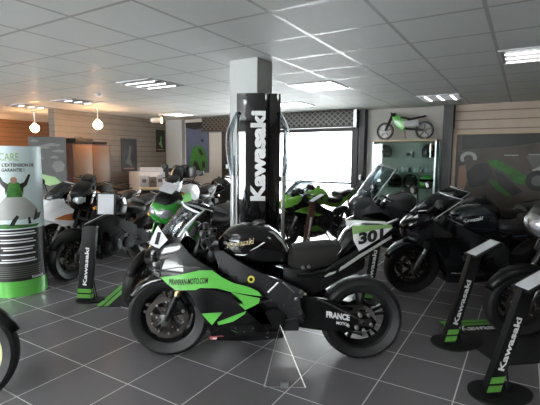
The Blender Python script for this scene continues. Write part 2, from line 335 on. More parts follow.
# ------------------------------------------------------------------ ceiling lights (600 mm grid cells)
def cell(u, v): return (-0.873 + .6 * (u + .5), 2.992 + .6 * (v + .5))
def luminaire(u, v, kind, label, along='a', grp='recessed ceiling lights'):
    a, b = cell(u, v); x, y, z = rw(a, b, HC)
    e = empty('ceiling_light', (x, y, z), TH, label, 'ceiling light')
    fr = mb('white')
    for k in (-1, 1): fr.box((k * .288, 0, -.008), (.024, .6, .014)); fr.box((0, k * .288, -.008), (.552, .024, .014))
    fr.build('frame', e, smooth=0)
    if kind == 'opal':
        mb('opal').box((0, 0, -.006), (.55, .55, .01)).build('diffuser', e, smooth=0)
    else:
        bk = mb('louvre' if kind == 'lit' else 'grey'); bk.box((0, 0, -.003), (.55, .55, .004)); 
        bk.build('reflector', e, smooth=0)
        lv = mb('louvre')
        for k in range(9):
            t = -.24 + k * .06
            if along == 'a': lv.box((t, 0, -.012), (.004, .54, .016))
            else: lv.box((0, t, -.012), (.54, .004, .016))
        lv.build('louvre', e, smooth=0)
        for t in (-.18, 0, .18):
            L = .5 if kind == 'lit' else .18
            q = mb('tubew')
            if along == 'a': q.box((0, t, -.020), (L, .026, .012), bev=.004)
            else: q.box((t, 0, -.020), (.032, L, .012), bev=.004)
            q.build('tube', e)
    return e
luminaire(1, 2, 'lit', 'louvred fluorescent ceiling light at the right edge of the photo, nearest of all')
luminaire(-1, 6, 'lit', 'ceiling light showing three short slanted tubes above the small green balance bike', along='b')
luminaire(-3, 3, 'opal', 'flat glowing white ceiling panel to the right of the white pillar')
luminaire(-5, 5.5, 'opal', 'narrow glowing ceiling panel farther back, just right of the black totem top')
luminaire(-6, 1, 'lit', 'ceiling light with long white tubes left of the white pillar')
luminaire(-10, 2, 'off', 'dim unlit louvred ceiling light above the wooden cabinet')
luminaire(-12.4, 2, 'off', 'small dim ceiling light nearest the orange wall at far left')
for u, v, lb in ((2, -2, 'ceiling light above the right of the photographer'), (-3, -4, 'ceiling light straight above the photographer'), (-7, -3, 'ceiling light behind the photographer to the left'), (-2, -6, 'ceiling light by the front wall'), (-11, -2, 'ceiling light at the front left')):
    luminaire(u, v, 'opal', 'added unseen recessed ' + lb)  # extra out-of-view panels, added to brighten floor and bikes
luminaire(-10, 6, 'lit', 'ceiling light beside the white spotlight near the back left corner')
# spot lamps
def spot(x, y, z, label, e=30):
    t = empty('spot_lamp', (x, y, HC), 0, label, 'lamp', 'spot lamps on the left')
    d = HC - z
    mb('white').lathe([(.05, 0), (.05, -.02), (.012, -.025), (.012, -d + .08)], axis='z', n=16).build('stem', t)
    mb('globe').lathe([(0.001, -d - .085), (.05, -d - .07), (.08, -d - .03), (.088, -d + .01), (.07, -d + .055), (.03, -d + .08)], axis='z', n=24).build('globe', t)
    mb('white').lathe([(.032, -d + .075), (.045, -d + .10), (.03, -d + .12)], axis='z', n=20).build('socket', t)
    l = bpy.data.lights.new('lamp_glow', 'POINT'); l.energy = e; l.color = (1.0, .50, .22); l.shadow_soft_size = .1
    lo = bpy.data.objects.new('lamp_glow', l); col.objects.link(lo); lo.parent = t; lo.location = (0, 0, -d - .12)
    return t
spot(-3.36, 8.25, 2.05, 'round glowing globe lamp above the wooden cabinet', 3)
spot(-6.95, 9.9, 2.10, 'glowing globe lamp against the orange wall behind the cylinder banner', 8)
spot(-4.95, 8.9, 2.02, 'dim globe lamp beside the white post at the left', 3)
t = empty('projector_spot', (-2.42, 9.3, HC), .2, 'white cylindrical spotlight on the ceiling near the back left corner', 'lamp')
mb('white').lathe([(.035, 0), (.035, -.02), (.012, -.025), (.012, -.09)], axis='z', n=16).build('stem', t)
mb('white').lathe([(.02, -.20), (.05, -.18), (.055, .02), (.075, .04)], c=(0, 0, -.14), axis='x', n=20).build('housing', t)
mb('globe').lathe([(.001, .05), (.05, .045), (.07, .03)], c=(0, 0, -.14), axis='x', n=20).build('bulb', t)
# smoke detector
tag(mb('white').lathe([(.05, 0), (.05, -.02), (.035, -.04), (.001, -.045)], axis='z', n=20).build('smoke_detector'), 'small round white smoke detector on the ceiling above the cabinet', 'smoke detector').location = rw(-0.873 - 7.81 * .6, 2.992 + 1.9 * .6, HC)

# ------------------------------------------------------------------ motorcycles
RW = 0.298
def wy(x, z, W=.215):
    pts = [(-9, W), (.40, W), (.58, W - .02), (.72, W - .065), (.80, W - .11), (.87, W - .175)]
    for (x0, a), (x1, b) in zip(pts, pts[1:]):
        if x <= x1: wv = a + (b - a) * max(0, (x - x0)) / (x1 - x0) if x1 > x0 and x0 > -9 else a; break
    else: wv = pts[-1][1]
    if z < .32: wv -= (.32 - z) * .6
    if z > .68: wv -= (z - .68) * .28
    return max(wv, .025)
def off(d, W=.215): return lambda x, z: wy(x, z, W) + d
def tyre_part(par, cx, wd, name='tyre'):
    h = wd / 2; R_ = RW; ri = R_ - .082
    pr = [(ri, -h * .72), (ri + .03, -h * .92), (R_ - .035, -h), (R_ - .014, -h * .82), (R_ - .003, -h * .42), (R_, 0), (R_ - .003, h * .42), (R_ - .014, h * .82), (R_ - .035, h), (ri + .03, h * .92), (ri, h * .72), (ri + .006, 0)]
    return mb('tyre').lathe(pr, (cx, 0, R_), n=56, closed=True).build(name, par)
def wheel(par, name, cx, wd, rimm, spokes=5, disc=.15, rear=False, label=None):
    ri = RW - .08; h = wd * .36; c = (cx, 0, RW)
    q = mb(rimm); q.lathe([(ri, -h), (ri + .008, -h + .004), (ri - .004, -h + .016), (ri - .03, -h * .4), (ri - .035, 0), (ri - .03, h * .4), (ri - .004, h - .016), (ri + .008, h - .004), (ri, h), (ri - .02, h * .9), (ri - .045, 0), (ri - .02, -h * .9)], c, n=48, closed=True)
    q.lathe([(.03, -.06), (.045, -.05), (.045, .05), (.03, .06)], c, n=24)
    for k in range(spokes):
        a = 2 * PI * k / spokes + .3; ux, uz = math.cos(a), math.sin(a)
        for d in (-.16, .16) if spokes <= 5 else (0,):
            a2 = a + d; q.bar((cx + ux * .035, 0, RW + uz * .035), (cx + math.cos(a2) * (ri - .03), 0, RW + math.sin(a2) * (ri - .03)), .035, .022, .005)
    wo = q.build(name, par)
    if label: plabel(wo, label)
    tyre_part(wo, cx, wd)
    for sd in ((-1, 1) if not rear else (-1,)):
        y = sd * .058
        d_ = mb('disc').lathe([(disc, y - .0025), (disc, y + .0025), (disc - .036, y + .0025), (disc - .036, y - .0025)], c, n=44, closed=True)
        for k in range(10):
            a = 2 * PI * k / 10; d_.bar((cx + math.cos(a) * .04, y, RW + math.sin(a) * .04), (cx + math.cos(a + .25) * (disc - .03), y, RW + math.sin(a + .25) * (disc - .03)), .004, .010)
        d_.use('steel')
        for k in range(10):
            a = 2 * PI * k / 10 + .25; d_.lathe([(.008, y - .004), (.008, y + .004)], (cx + math.cos(a) * (disc - .036), 0, RW + math.sin(a) * (disc - .036)), n=8)
        d_.build('brake_disc', wo)
    if rear:
        d_ = mb('steel').lathe([(.10, .062), (.10, .067), (.075, .067), (.075, .062)], c, n=40, closed=True)
        for k in range(5):
            a = 2 * PI * k / 5; d_.bar((cx + math.cos(a) * .03, .065, RW + math.sin(a) * .03), (cx + math.cos(a) * .08, .065, RW + math.sin(a) * .08), .005, .018)
        d_.build('sprocket', wo)
    return wo
def arc(cx, cz, rr, a0, a1, n): return [(cx + rr * math.cos(R(a0 + (a1 - a0) * i / n)), cz + rr * math.sin(R(a0 + (a1 - a0) * i / n))) for i in range(n + 1)]
def motorcycle(loc, rz, label, kind='sport', body='blk', accent='blk', tankm='blk', rimm='rim', seatm='seat', grp=None, tall=0.0, logo=None, nose='blk', tail=None, plate=None, lean=8, mirrors=True, scr='screen', forkm='engg', stand=True, steer=0.0):
    """local frame: x forward, y left, z up, wheels at x = +-0.70"""
    e = empty('motorcycle', loc, rz, label, 'motorcycle', grp)
    if kind != 'race': e.rotation_euler = (-R(lean), 0, rz)
    sz = .30 * math.tan(R(lean))
    race = kind == 'race'; faired = kind in ('race', 'sport', 'tour'); T = tall
    tail = tail or body
    wheel(e, 'front_wheel', .70, .122, rimm, 5, .152)
    wheel(e, 'rear_wheel', -.69, .19 if race else .165, rimm, 5, .105, rear=True)
    # fork
    top = Vector((.44, 0, .88)); bot = Vector((.70, 0, RW))
    for sd in (-1, 1):
        y = sd * .098; f = mb(forkm)
        up = bot.lerp(top, .42)
        f.tube([bot + Vector((0, y, 0)), bot.lerp(top, .30) + Vector((0, y, 0))], .026, 14)
        f.use('gold' if race else 'steel').tube([bot.lerp(top, .26) + Vector((0, y, 0)), bot.lerp(top, .55) + Vector((0, y, 0))], .021, 14)
        if race:
            for k in range(3): f.tube([bot.lerp(top, .33 + k * .03) + Vector((0, y, 0)), bot.lerp(top, .345 + k * .03) + Vector((0, y, 0))], .027, 14)
        f.use('blk2').tube([bot.lerp(top, .50) + Vector((0, y, 0)), top + Vector((0, y, 0))], .028, 14)
        f.use('engg').box((.70, y, RW), (.07, .035, .09), bev=.01)
        f.build('fork_leg', e)
        c = mb('blk2'); c.box((.60, sd * .073, RW + .10), (.06, .045, .12), (0, .6, 0), bev=.014); c.use('steel')
        for k in (-1, 1): c.lathe([(.012, 0), (.012, sd * .012)], (.60 + k * .022, sd * .094, RW + .10 + k * .034), n=10)
        c.build('brake_caliper', e)
    tc = mb('blk2').box((.455, 0, .80), (.07, .25, .03), (0, -.42, 0), bev=.01); tc.box((.50, 0, .70), (.07, .25, .035), (0, -.42, 0), bev=.01); tc.tube([(.43, 0, .86), (.50, 0, .66)], .025, 12); tc.build('fork_clamp', e)
    # front fender
    fe = mb(body if kind != 'naked' else 'blk2')
    vs = []; fs = []; N = 14; Mx = 8; rr = RW + .022
    for i in range(N + 1):
        a = R(22 + (178 - 22) * i / N); wd = .072 * math.sin(PI * min(1, max(.12, (i + 1.2) / (N + 2)))) ** .35
        for j in range(Mx + 1):
            t = -1 + 2 * j / Mx; rad = rr - .05 * abs(t) ** 3
            vs.append((.70 + rad * math.cos(a), t * wd, RW + rad * math.sin(a)))
    for i in range(N):
        for j in range(Mx): k = i * (Mx + 1) + j; fs.append((k, k + 1, k + Mx + 2, k + Mx + 1))
    fe.raw(vs, fs); o = fe.build('front_fender', e); sm = o.modifiers.new('s', 'SOLIDIFY'); sm.thickness = .004; sm.offset = 1
    # frame spars
    FR = [(.35, .799), (.289, .806), (.169, .732), (.02, .657), (-.122, .61), (-.237, .555), (-.245, .45), (-.235, .25), (-.13, .25), (-.089, .449), (-.007, .497), (.067, .553), (.216, .6), (.31, .669)]
    fm = 'frame' if faired else 'blk2'
    fr = mb(fm)
    for sd in (-1, 1): fr.panel(FR, lambda x, z: .135 + .045 * min(1, max(0, (.42 - x) / .3)) - max(0, (.45 - z)) * .12, .03, sd, .05)
    fr.box((.37, 0, .77), (.07, .16, .13), (0, -.4, 0), bev=.02)
    fr.box((-.19, 0, .30), (.07, .30, .06), bev=.01)
    if race:
        fr.use('steel')
        for sd in (-1, 1):
            for (x, z, r_) in ((-.245, .53, .017), (-.215, .485, .02), (-.25, .50, .008)): fr.lathe([(r_, sd * .155), (r_, sd * .175), (r_ * .5, sd * .182)], (x, 0, z), n=14)
            fr.tube([(-.09, sd * .176, .60), (-.02, sd * .18, .53)], .007, 6); fr.tube([(-.12, sd * .176, .602), (-.20, sd * .176, .53)], .007, 6)
    fr.build('frame', e)
    # engine
    en = mb('eng')
    CR = [(-.16, .30), (-.17, .42), (-.10, .50), (.06, .50), (.14, .45), (.24, .40), (.26, .28), (.20, .22), (-.08, .20)]
    en.prism(CR, -.17, .17, .012)
    en.box((.17, 0, .53), (.22, .34, .24), (0, .45, 0), bev=.015)
    for k in range(5): en.box((.12 + k * .012, 0, .44 + k * .035), (.25, .36, .008), (0, .45, 0))
    en.box((.24, 0, .66), (.20, .32, .09), (0, .45, 0), bev=.02)
    for sd in (-1, 1):
        en.use('eng').lathe([(.095, sd * .165), (.092, sd * .19), (.07, sd * .205), (.001, sd * .207)], (.14, 0, .34), n=28)
        en.lathe([(.075, sd * .165), (.07, sd * .20), (.001, sd * .203)], (-.06, 0, .35), n=24)
        en.use('engg' if race or not faired else 'eng')
        for k in range(8):
            a = k * PI / 4; en.lathe([(.007, sd * .19), (.006, sd * .212)], (.14 + .083 * math.cos(a), 0, .34 + .083 * math.sin(a)), n=8)
        for (x, z) in ((-.13, .44), (-.16, .36), (-.11, .26), (0, .46), (-.02, .24), (.02, .40), (-.2, .42), (-.17, .5)): en.lathe([(.009, sd * .165), (.007, sd * .185)], (x, 0, z), n=8)
        en.use('engg').tube([(-.05, sd * .19, .48), (.03, sd * .2, .47), (.06, sd * .19, .42)], .006, 6)
    en.build('engine', e)
    rd = mb('matt').box((.40, 0, .52), (.03, .32, .28), (0, .25, 0), bev=.006)
    for k in range(8): rd.box((.425 - .008 * k * .6, 0, .41 + k * .032), (.004, .30, .006), (0, .25, 0))
    rd.build('radiator', e)
    # exhaust
    ex = mb('engg' if not race else 'steel')
    for y in (-.10, -.03, .04, .11): ex.tube([(.30, y, .58), (.37, y, .48), (.36, y * .9, .32), (.28, y * .6, .21), (.12, -.02 + y * .3, .175)], .019, 10)
    ex.tube([(.14, -.02, .175), (-.10, -.05, .17), (-.24, -.12, .19)], .032, 12)
    if race: ex.tube([(-.22, -.12, .19), (-.38, -.18, .30), (-.48, -.19, .38)], .03, 12); ex.use('matt').tube([(-.46, -.19, .37), (-.50, -.19, .39), (-.78, -.20, .50), (-.82, -.20, .515)], [.035, .052, .052, .04], 16)
    else: ex.use('engg' if kind == 'tour' else 'matt').tube([(-.22, -.13, .19), (-.32, -.18, .24), (-.38, -.19, .27), (-.80, -.20, .42), (-.84, -.20, .435)], [.03, .035, .056, .058, .045], 16)
    ex.build('exhaust', e)
    # swingarm
    SW = [(-.13, .33), (-.19, .42), (-.24, .48), (-.366, .475), (-.463, .455), (-.59, .372), (-.744, .345), (-.785, .30), (-.765, .255), (-.70, .235), (-.596, .24), (-.455, .235), (-.315, .25), (-.17, .27)]
    sw = mb('matt' if not race else 'blk2')
    for sd in (-1, 1): sw.panel(SW, lambda x, z: .118 + .012 * math.sin(max(0, min(1, (-x - .2) / .5)) * PI), .03, sd, .06)
    sw.box((-.29, 0, .36), (.10, .2, .12), bev=.02)
    sw.use('engg'); sw.tube([(-.69, -.15, RW), (-.69, .15, RW)], .018, 12)
    for sd in (-1, 1): sw.box((-.70, sd * .128, RW), (.09, .016, .05), bev=.006)
    swo = sw.build('swingarm', e)
    ch = mb('matt'); ch.tube([(-.18, .095, .41), (-.69, .095, RW + .105)], .008, 6); ch.tube([(-.18, .095, .33), (-.69, .095, RW - .10)], .008, 6); ch.build('chain', swo)
    if race:
        dk = MB().use('text'); SF = lambda d: (lambda x, z: .118 + .012 * math.sin(max(0, min(1, (-x - .2) / .5)) * PI) + d)
        dk.text('FRANCE', .046, lambda u, v, d: (-.428 - u, SF(d + .002)(-.428 - u, .33), .338 + v - .16 * u), bold=.05, width=.165)
        dk.text('MOTO', .022, lambda u, v, d: (-.50 - u, SF(d + .002)(-.5 - u, .3), .288 + v - .16 * u), bold=.03, width=.075)
        dk.build('team_lettering', swo)
        h = mb('engg'); h.tube([(-.36, .155, .475), (-.45, .16, .44), (-.67, .16, .325)], .006, 6); h.build('brake_line', swo)
        for (x, z, r_) in ((-.66, .36, .014), (-.72, .36, .012), (-.64, .27, .014), (-.69, .25, .012), (-.58, .285, .010), (-.74, .29, .012)): mb('steel').lathe([(r_, .128), (r_, .158), (r_ * .4, .162)], (x, 0, z), n=12).build('axle_bolt', swo)
        vs = []; fs = []
    # hugger
    hg = mb('matt'); vs = []; fs = []
    for i in range(9):
        a = R(80 + 85 * i / 8) ; rad0 = RW + .02
        for j in range(7):
            t = -1 + 2 * j / 6; rad = rad0 - .06 * abs(t) ** 3; vs.append((-.69 - rad * math.cos(a + PI / 1) * 1 if False else -.69 + rad * math.cos(PI - a), t * .10, RW + rad * math.sin(PI - a)))
    for i in range(8):
        for j in range(6): k = i * 7 + j; fs.append((k, k + 1, k + 8, k + 7))
    if not race:
        hg.raw(vs, fs); o = hg.build('rear_hugger', e); o.modifiers.new('s', 'SOLIDIFY').thickness = .004
    # shock
    sh = mb('steel').tube([(-.24, 0, .55), (-.28, 0, .42)], .018, 10); sh.use('yellow' if race else 'blk2')
    for k in range(5): sh.lathe([(.034, -.006), (.034, .006)], (-.245 - k * .008, 0, .54 - k * .028), 'z', 14)
    sh.build('rear_shock', e)
    # tank
    tk = mb(tankm)
    z = .02 if kind in ('naked', 'adv') else 0
    st = [(.335, .865, .80, .05), (.315, .90, .76, .085), (.26, .945 + z, .72, .125), (.17, .978 + z, .69, .150), (.06, .985 + z, .675, .158), (-.02, .965 + z, .67, .150), (-.09, .915 + z, .68, .125), (-.14, .855, .685, .095), (-.165, .80, .69, .07), (-.172, .75, .70, .05)]
    tk.loft(st, 28, 2.6); to = tk.build('tank', e, smooth=60)
    cp = mb('engg').lathe([(.042, 0), (.042, .012), (.034, .016)], (.045, 0, .98 + z), 'z', 24); cp.use('blk2').lathe([(.030, .012), (.030, .022), (.001, .022)], (.045, 0, .98 + z), 'z', 20); cp.build('fuel_cap', to)
    def tanky(x, zz, st=st):
        for (x0, t0, b0, w0), (x1, t1, b1, w1) in zip(st, st[1:]):
            if x1 <= x <= x0:
                f_ = (x0 - x) / (x0 - x1); t_ = t0 + (t1 - t0) * f_; bb = b0 + (b1 - b0) * f_; ww = w0 + (w1 - w0) * f_
                s_ = min(.999, abs((zz - (t_ + bb) / 2) / ((t_ - bb) / 2))); return ww * (1 - s_ ** 2.6) ** (1 / 2.6)
        return .05
    if logo:
        lc, bold = logo
        l_ = MB().use(lc)
        for sd in (1, -1):
            def fn(u, v, d, sd=sd):
                x = .262 - u if sd == 1 else .075 + u; zz = .823 + v + (.22 * u if sd == 1 else .22 * (.185 - u)); return (x, sd * (tanky(x, zz) + .002 + d), zz)
            l_.text('Kawasaki', .040, fn, bold=bold, width=.185, shear=.15)
        l_.build('tank_lettering', to)
    if race:
        for sd in (1, -1):
            l_ = MB().use('text')  # white shapes imitating highlights on the glossy tank sides
            l_.panel([(-.02, .94), (-.06, .93), (-.12, .87), (-.158, .80), (-.150, .79), (-.115, .855), (-.06, .915)], lambda x, zz: tanky(x, zz) + .003, .002, sd, .01)
            l_.panel([(.11, .81), (.05, .838), (.0, .870), (.01, .873), (.055, .845)], lambda x, zz: tanky(x, zz) + .003, .002, sd, .01)
            l_.panel([(.21, .778), (.14, .778), (.12, .788), (.14, .786), (.2, .785)], lambda x, zz: tanky(x, zz) + .003, .002, sd, .01)
            l_.build('tank_highlight', to)
    # seat & tail
    se = mb('foam' if race else seatm)
    if race:
        se.loft([(-.16, .77, .70, .08), (-.19, .815, .675, .12), (-.26, .83, .662, .135), (-.36, .842, .68, .135), (-.46, .852, .70, .12), (-.52, .84, .72, .10), (-.53, .80, .74, .08)], 20, 5)
        so = se.build('seat', e)
        b2 = mb('steel')
        for x, z_ in ((-.30, .70), (-.26, .695)): b2.lathe([(.012, .134), (.012, .142), (.004, .144)], (x, 0, z_), n=12)
        b2.build('seat_bolt', so)
        tl = mb('blk')
        tl.loft([(-.22, .665, .60, .12), (-.32, .67, .60, .13), (-.42, .70, .60, .135), (-.52, .77, .645, .13), (-.62, .83, .68, .12), (-.72, .885, .755, .10), (-.82, .93, .84, .07), (-.885, .945, .895, .03)], 20, 3)
        tl.loft([(-.50, .80, .74, .11), (-.56, .93, .74, .12), (-.62, .975, .80, .11), (-.72, .985, .85, .085), (-.82, .98, .90, .055), (-.885, .968, .93, .02)], 20, 2.6)
        tlo = tl.build('tail_cowl', e, smooth=50)
        PL = [(-.592, .986), (-.873, .984), (-.886, .966), (-.808, .90), (-.645, .808), (-.604, .885)]
        pf = lambda d: (lambda x, z_: .125 - max(0, (-x - .62)) * .22 + d)
        for sd in (1, -1):
            pm = mb('white').panel(PL, pf(.004), .006, sd, .05); pm.use('plate_green').panel([(-.592, .988), (-.873, .986), (-.887, .965), (-.757, .953), (-.60, .926)], pf(.0065), .006, sd, .05)
            pm.use('ink').text('301', .085, (lambda u, v, d, sd=sd: ((-.638 - u) if sd == 1 else (-.80 + u), sd * (pf(.0075 + d)(-.638 - u if sd == 1 else -.80 + u, 0)), .852 + v + (.16 * u if sd == 1 else .16 * (.165 - u)))), bold=.05, width=.18)
            plabel(pm.build('number_plate', tlo), 'white and green race plate reading 301')
        bl = mb('pwhite')
        for sd in (1, -1):
            bl.panel([(-.41, .628), (-.44, .638), (-.475, .652), (-.49, .668), (-.44, .655)], lambda x, z_: .140, .01, sd, .05)
            bl.panel([(-.51, .668), (-.656, .760), (-.885, .890), (-.882, .905), (-.648, .782), (-.52, .695)], lambda x, z_: .139 - max(0, -x - .55) * .22, .01, sd, .05)
        bl.build('tail_stripe', tlo)
        mb('blk2').loft([(-.13, .70, .56, .10), (-.20, .70, .52, .12), (-.34, .69, .47, .12), (-.44, .70, .53, .115), (-.54, .76, .59, .11), (-.64, .82, .625, .09), (-.70, .84, .66, .07)], 14, 4).build('subframe', e)
        sc_ = mb('blk2').tube([(-.86, .05, .93), (-.90, 0, .935), (-.86, -.05, .93)], .008, 6); sc_.build('rear_loop', tlo)
    else:
        se.loft([(-.15, .79, .72, .08), (-.20, .81, .70, .12), (-.30, .80, .69, .15), (-.40, .80, .69, .155), (-.46, .83, .70, .14)], 20, 3)
        se.loft([(-.45, .87, .76, .12), (-.50, .885, .77, .125), (-.62, .90, .79, .115), (-.74, .915, .83, .09), (-.78, .91, .85, .07)], 20, 3)
        se.build('seat', e, smooth=60)
        tl = mb(tail)
        tl.loft([(-.28, .70, .62, .13), (-.40, .73, .61, .145), (-.55, .80, .66, .14), (-.70, .85, .74, .115), (-.82, .90, .80, .08), (-.90, .915, .86, .035)], 20, 2.6)
        tlo = tl.build('tail_cowl', e, smooth=60)
        mb('redlens').loft([(-.875, .90, .86, .05), (-.905, .905, .87, .04), (-.912, .90, .875, .02)], 14, 2.4).build('tail_light', e)
        lp = mb('blk2').panel([(-.72, .78), (-.84, .76), (-.94, .56), (-.91, .55), (-.80, .70)], lambda x, z_: .03, .06, 1, .1)
        lp.use('white').box((-.925, 0, .60), (.006, .20, .10), (0, .35, 0)); lpo = lp.build('plate_bracket', e)
        for sd in (-1, 1):
            ind = mb('blk2').tube([(-.86, sd * .02, .72), (-.86, sd * .10, .72)], .006, 6); ind.use('amber').loft([(-.83, .735, .705, .022, sd * .12), (-.87, .74, .70, .028, sd * .12), (-.89, .73, .71, .015, sd * .12)], 10, 2); ind.build('indicator', e)
        gb = mb('blk2')
        for sd in (-1, 1): gb.tube([(-.52, sd * .135, .86), (-.60, sd * .15, .88), (-.74, sd * .12, .92), (-.80, sd * .06, .93)], .009, 8)
        gb.build('grab_rail', e)
    # pegs
    for sd in (-1, 1):
        pg = mb('engg').tube([(-.25, sd * .17, .36), (-.25, sd * .27, .36)], .011, 8); pg.box((-.24, sd * .168, .40), (.03, .012, .12), (0, .5, 0), bev=.004)
        pg.tube([(-.14, sd * .20, .34), (-.25, sd * .185, .36)], .006, 6); pg.build('footrest', e)
    # bars
    bz = (.90 if faired else 1.04) + T * .4; gz = bz - .03 if faired else bz
    hbs = {}
    for sd in (-1, 1):
        if faired or sd == -1: hb = mb('blk2')
        if faired: hb.use('blk2').tube([(.44, sd * .10, bz - .02), (.42, sd * .14, bz), (.34, sd * .33, bz - .03)], .011, 8)
        elif sd == -1:
            hb.tube([(.34, -.37, bz), (.38, -.22, bz + .02), (.42, -.10, bz - .02), (.42, .10, bz - .02), (.38, .22, bz + .02), (.34, .37, bz)], .011, 8); hb.tube([(.43, .05, .86), (.42, .05, bz)], .014, 8); hb.tube([(.43, -.05, .86), (.42, -.05, bz)], .014, 8)
        hb.use('matt').tube([(.375, sd * .235, gz + .01 if faired else gz + .015), (.335, sd * .36, gz)], .017, 10)
        if faired or sd == 1: hbs[sd] = hb.build('handlebar', e)
    hbo = hbs[1]
    for sd in (-1, 1):
        lv = mb('steel').tube([(.42, sd * .19, gz + .01), (.42, sd * .26, gz + .005), (.385, sd * .37, gz)], [.008, .006, .005], 6); lv.use('blk2').box((.40, sd * .20, gz + .02), (.05, .04, .035), bev=.008); lv.build('brake_lever', hbo)
    rs = mb('matt' if not race else 'engg')
    rs.lathe([(.022, 0), (.024, .04), (.016, .05)], (.46, -.20, gz + .03), 'z', 14); rs.build('fluid_reservoir', hbo)
    if race:
        for (x, y, z_, r_) in ((.43, .13, .93, .022), (.37, .17, .95, .019), (.36, .15, .90, .022)): mb('engg').lathe([(r_, 0), (r_, .03), (r_ * .6, .035)], (x, y, z_ - .02), 'z', 14).build('fluid_reservoir', hbo)
        mb('blk2').tube([(.42, .16, .93), (.40, .21, .97), (.44, .20, .88), (.47, .16, .78)], .005, 6).build('brake_line', hbo)
    # instruments
    ins = mb('matt').box((.50, 0, bz + .03), (.04, .18, .09), (0, -.5, 0), bev=.015); ins.use('lens').box((.482, 0, bz + .04), (.006, .13, .06), (0, -.5, 0)); ins.build('instruments', e)
    # fairing
    if faired:
        SH = [(.845, .702), (.85, .777), (.80, .835), (.72, .90), (.63, .91), (.57, .85), (.49, .775), (.41, .725), (.33, .69), (.289, .637), (.215, .6), (.101, .57), (.02, .508), (.033, .462), (.121, .409), (.046, .346), (-.036, .262), (-.139, .227), (-.119, .185), (.36, .168), (.386, .273), (.426, .379), (.479, .483), (.532, .546), (.613, .538), (.726, .614), (.813, .647)]
        if T: SH = [(x, z + T * .45 * max(0, min(1, (z - .6) / .3))) for x, z in SH]
        for sd in (1, -1):
            s_ = mb(body).panel(SH, off(0), .006, sd, .04)
            so = s_.build('side_fairing', e, smooth=50)
            if race:
                g = mb('green')
                for pl in ([(.721, .623), (.62, .643), (.533, .665), (.44, .689), (.353, .689), (.287, .643), (.213, .606), (.1, .576), (.046, .549), (.019, .515), (.1, .524), (.227, .543), (.32, .568), (.434, .57), (.468, .553), (.609, .545), (.668, .582)],
                           [(.227, .541), (.133, .521), (.033, .501), (.039, .469), (.079, .445), (.133, .42), (.177, .458), (.14, .469)], [(.428, .39), (.286, .401), (.329, .349), (.359, .309)],
                           [(.321, .332), (.223, .373), (.128, .409), (.134, .391), (.212, .338), (.315, .308)], [(.234, .266), (.197, .245), (.156, .234), (-.043, .234), (-.043, .218), (.076, .214), (.179, .223)]):
                    g.panel(pl, off(.003), .003, sd, .035)
                plabel(g.build('stripe', so), 'bright lime green stripe')
                t_ = MB().use('ink')
                def fn(u, v, d, sd=sd):
                    x = .655 - u if sd == 1 else .385 + u; uu = u if sd == 1 else .27 - u; zz = .575 + v + .10 * uu; return (x, sd * (wy(x, zz) + .0035 + d), zz)
                t_.text('PIRANHAN-MOTO.COM', .042, fn, bold=.02, width=.275, shear=.2); t_.build('team_lettering', so)
                r_ = mb('red').panel([(.39, .197), (.294, .208), (.273, .172), (.383, .164)], off(.003), .003, sd, .03)
                r_.use('text').text('BS', .022, (lambda u, v, d, sd=sd: ((.365 - u) if sd == 1 else (.30 + u), sd * (wy(.33, .18) + .0055 + d), .176 + v)), bold=.04, width=.06)
                r_.use('text').panel([(.10, .188), (-.02, .196), (-.03, .188), (.09, .18)], off(.003), .003, sd, .04)
                r_.build('sponsor_sticker', so)
                ye = mb('yellow').lathe([(.024, sd * .183), (.024, sd * .187)], (.095, 0, .622), n=20); ye.use('blk2').lathe([(.013, sd * .187), (.013, sd * .1885)], (.095, 0, .622), n=16); ye.build('round_sticker', so)
                ed = mb('engg').tube([(.82, sd * (wy(.82, .66)), .655), (.72, sd * wy(.72, .69) + sd * .004, .672), (.58, sd * wy(.58, .7) + sd * .004, .705), (.44, sd * wy(.44, .7) + sd * .004, .707)], .0035, 6); ed.build('fairing_edge', so)
                vt = mb('blk2').panel([(.41, .555), (.33, .55), (.20, .525), (.14, .50), (.20, .48), (.3, .49)], off(.001), .003, sd, .04); vt.build('vent', so)
            else:
                if accent != body:
                    g = mb(accent)
                    g.panel([(.721, .65), (.6, .70), (.45, .72), (.34, .67), (.25, .60), (.10, .56), (.22, .55), (.4, .6), (.55, .62)], off(.003), .003, sd, .04)
                    g.panel([(.40, .38), (.22, .40), (.05, .30), (-.06, .26), (.1, .26), (.3, .30)], off(.003), .003, sd, .04)
                    g.build('stripe', so)
                if logo: 
                    t_ = MB().use('text'); t_.text('Kawasaki', .04, (lambda u, v, d, sd=sd: ((.36 - u) if sd == 1 else (.12 + u), sd * (wy(.3, .3) + .006 + d), .30 + v)), bold=.03, width=.24, shear=.2); t_.build('side_lettering', so)
                hl = mb('lens').panel([(.835, .77 + T * .3), (.80, .81 + T * .4), (.70, .85 + T * .42), (.60, .855 + T * .42), (.66, .80 + T * .36), (.76, .75 + T * .3)], off(.002), .012, sd, .03)
                plabel(hl.build('headlight', e), 'clear narrow headlight')
                vn = mb('matt').panel([(.30, .53), (.20, .54), (.16, .48), (.24, .42), (.30, .46)], off(.002), .004, sd, .04)
                vn.use('engg').panel([(.28, .50), (.21, .51), (.19, .47), (.25, .44)], off(.004), .004, sd, .04); vn.build('vent', so)
        nz = mb(nose)
        nz.loft([(.862, .765 + T * .3, .70 + T * .2, .035), (.845, .80 + T * .34, .66 + T * .1, .065), (.80, .845 + T * .42, .63, .10), (.74, .885 + T * .45, .61, .128), (.66, .925 + T * .45, .62, .148), (.58, .94 + T * .45, .68, .155)], 20, 2.6)
        nz.build('nose_cowl', e, smooth=60)
        # belly
        mb(body).loft([(.385, .26, .172, .10), (.33, .24, .150, .145), (.1, .23, .150, .15), (-.13, .24, .17, .135)], 16, 4).build('belly_pan', e)
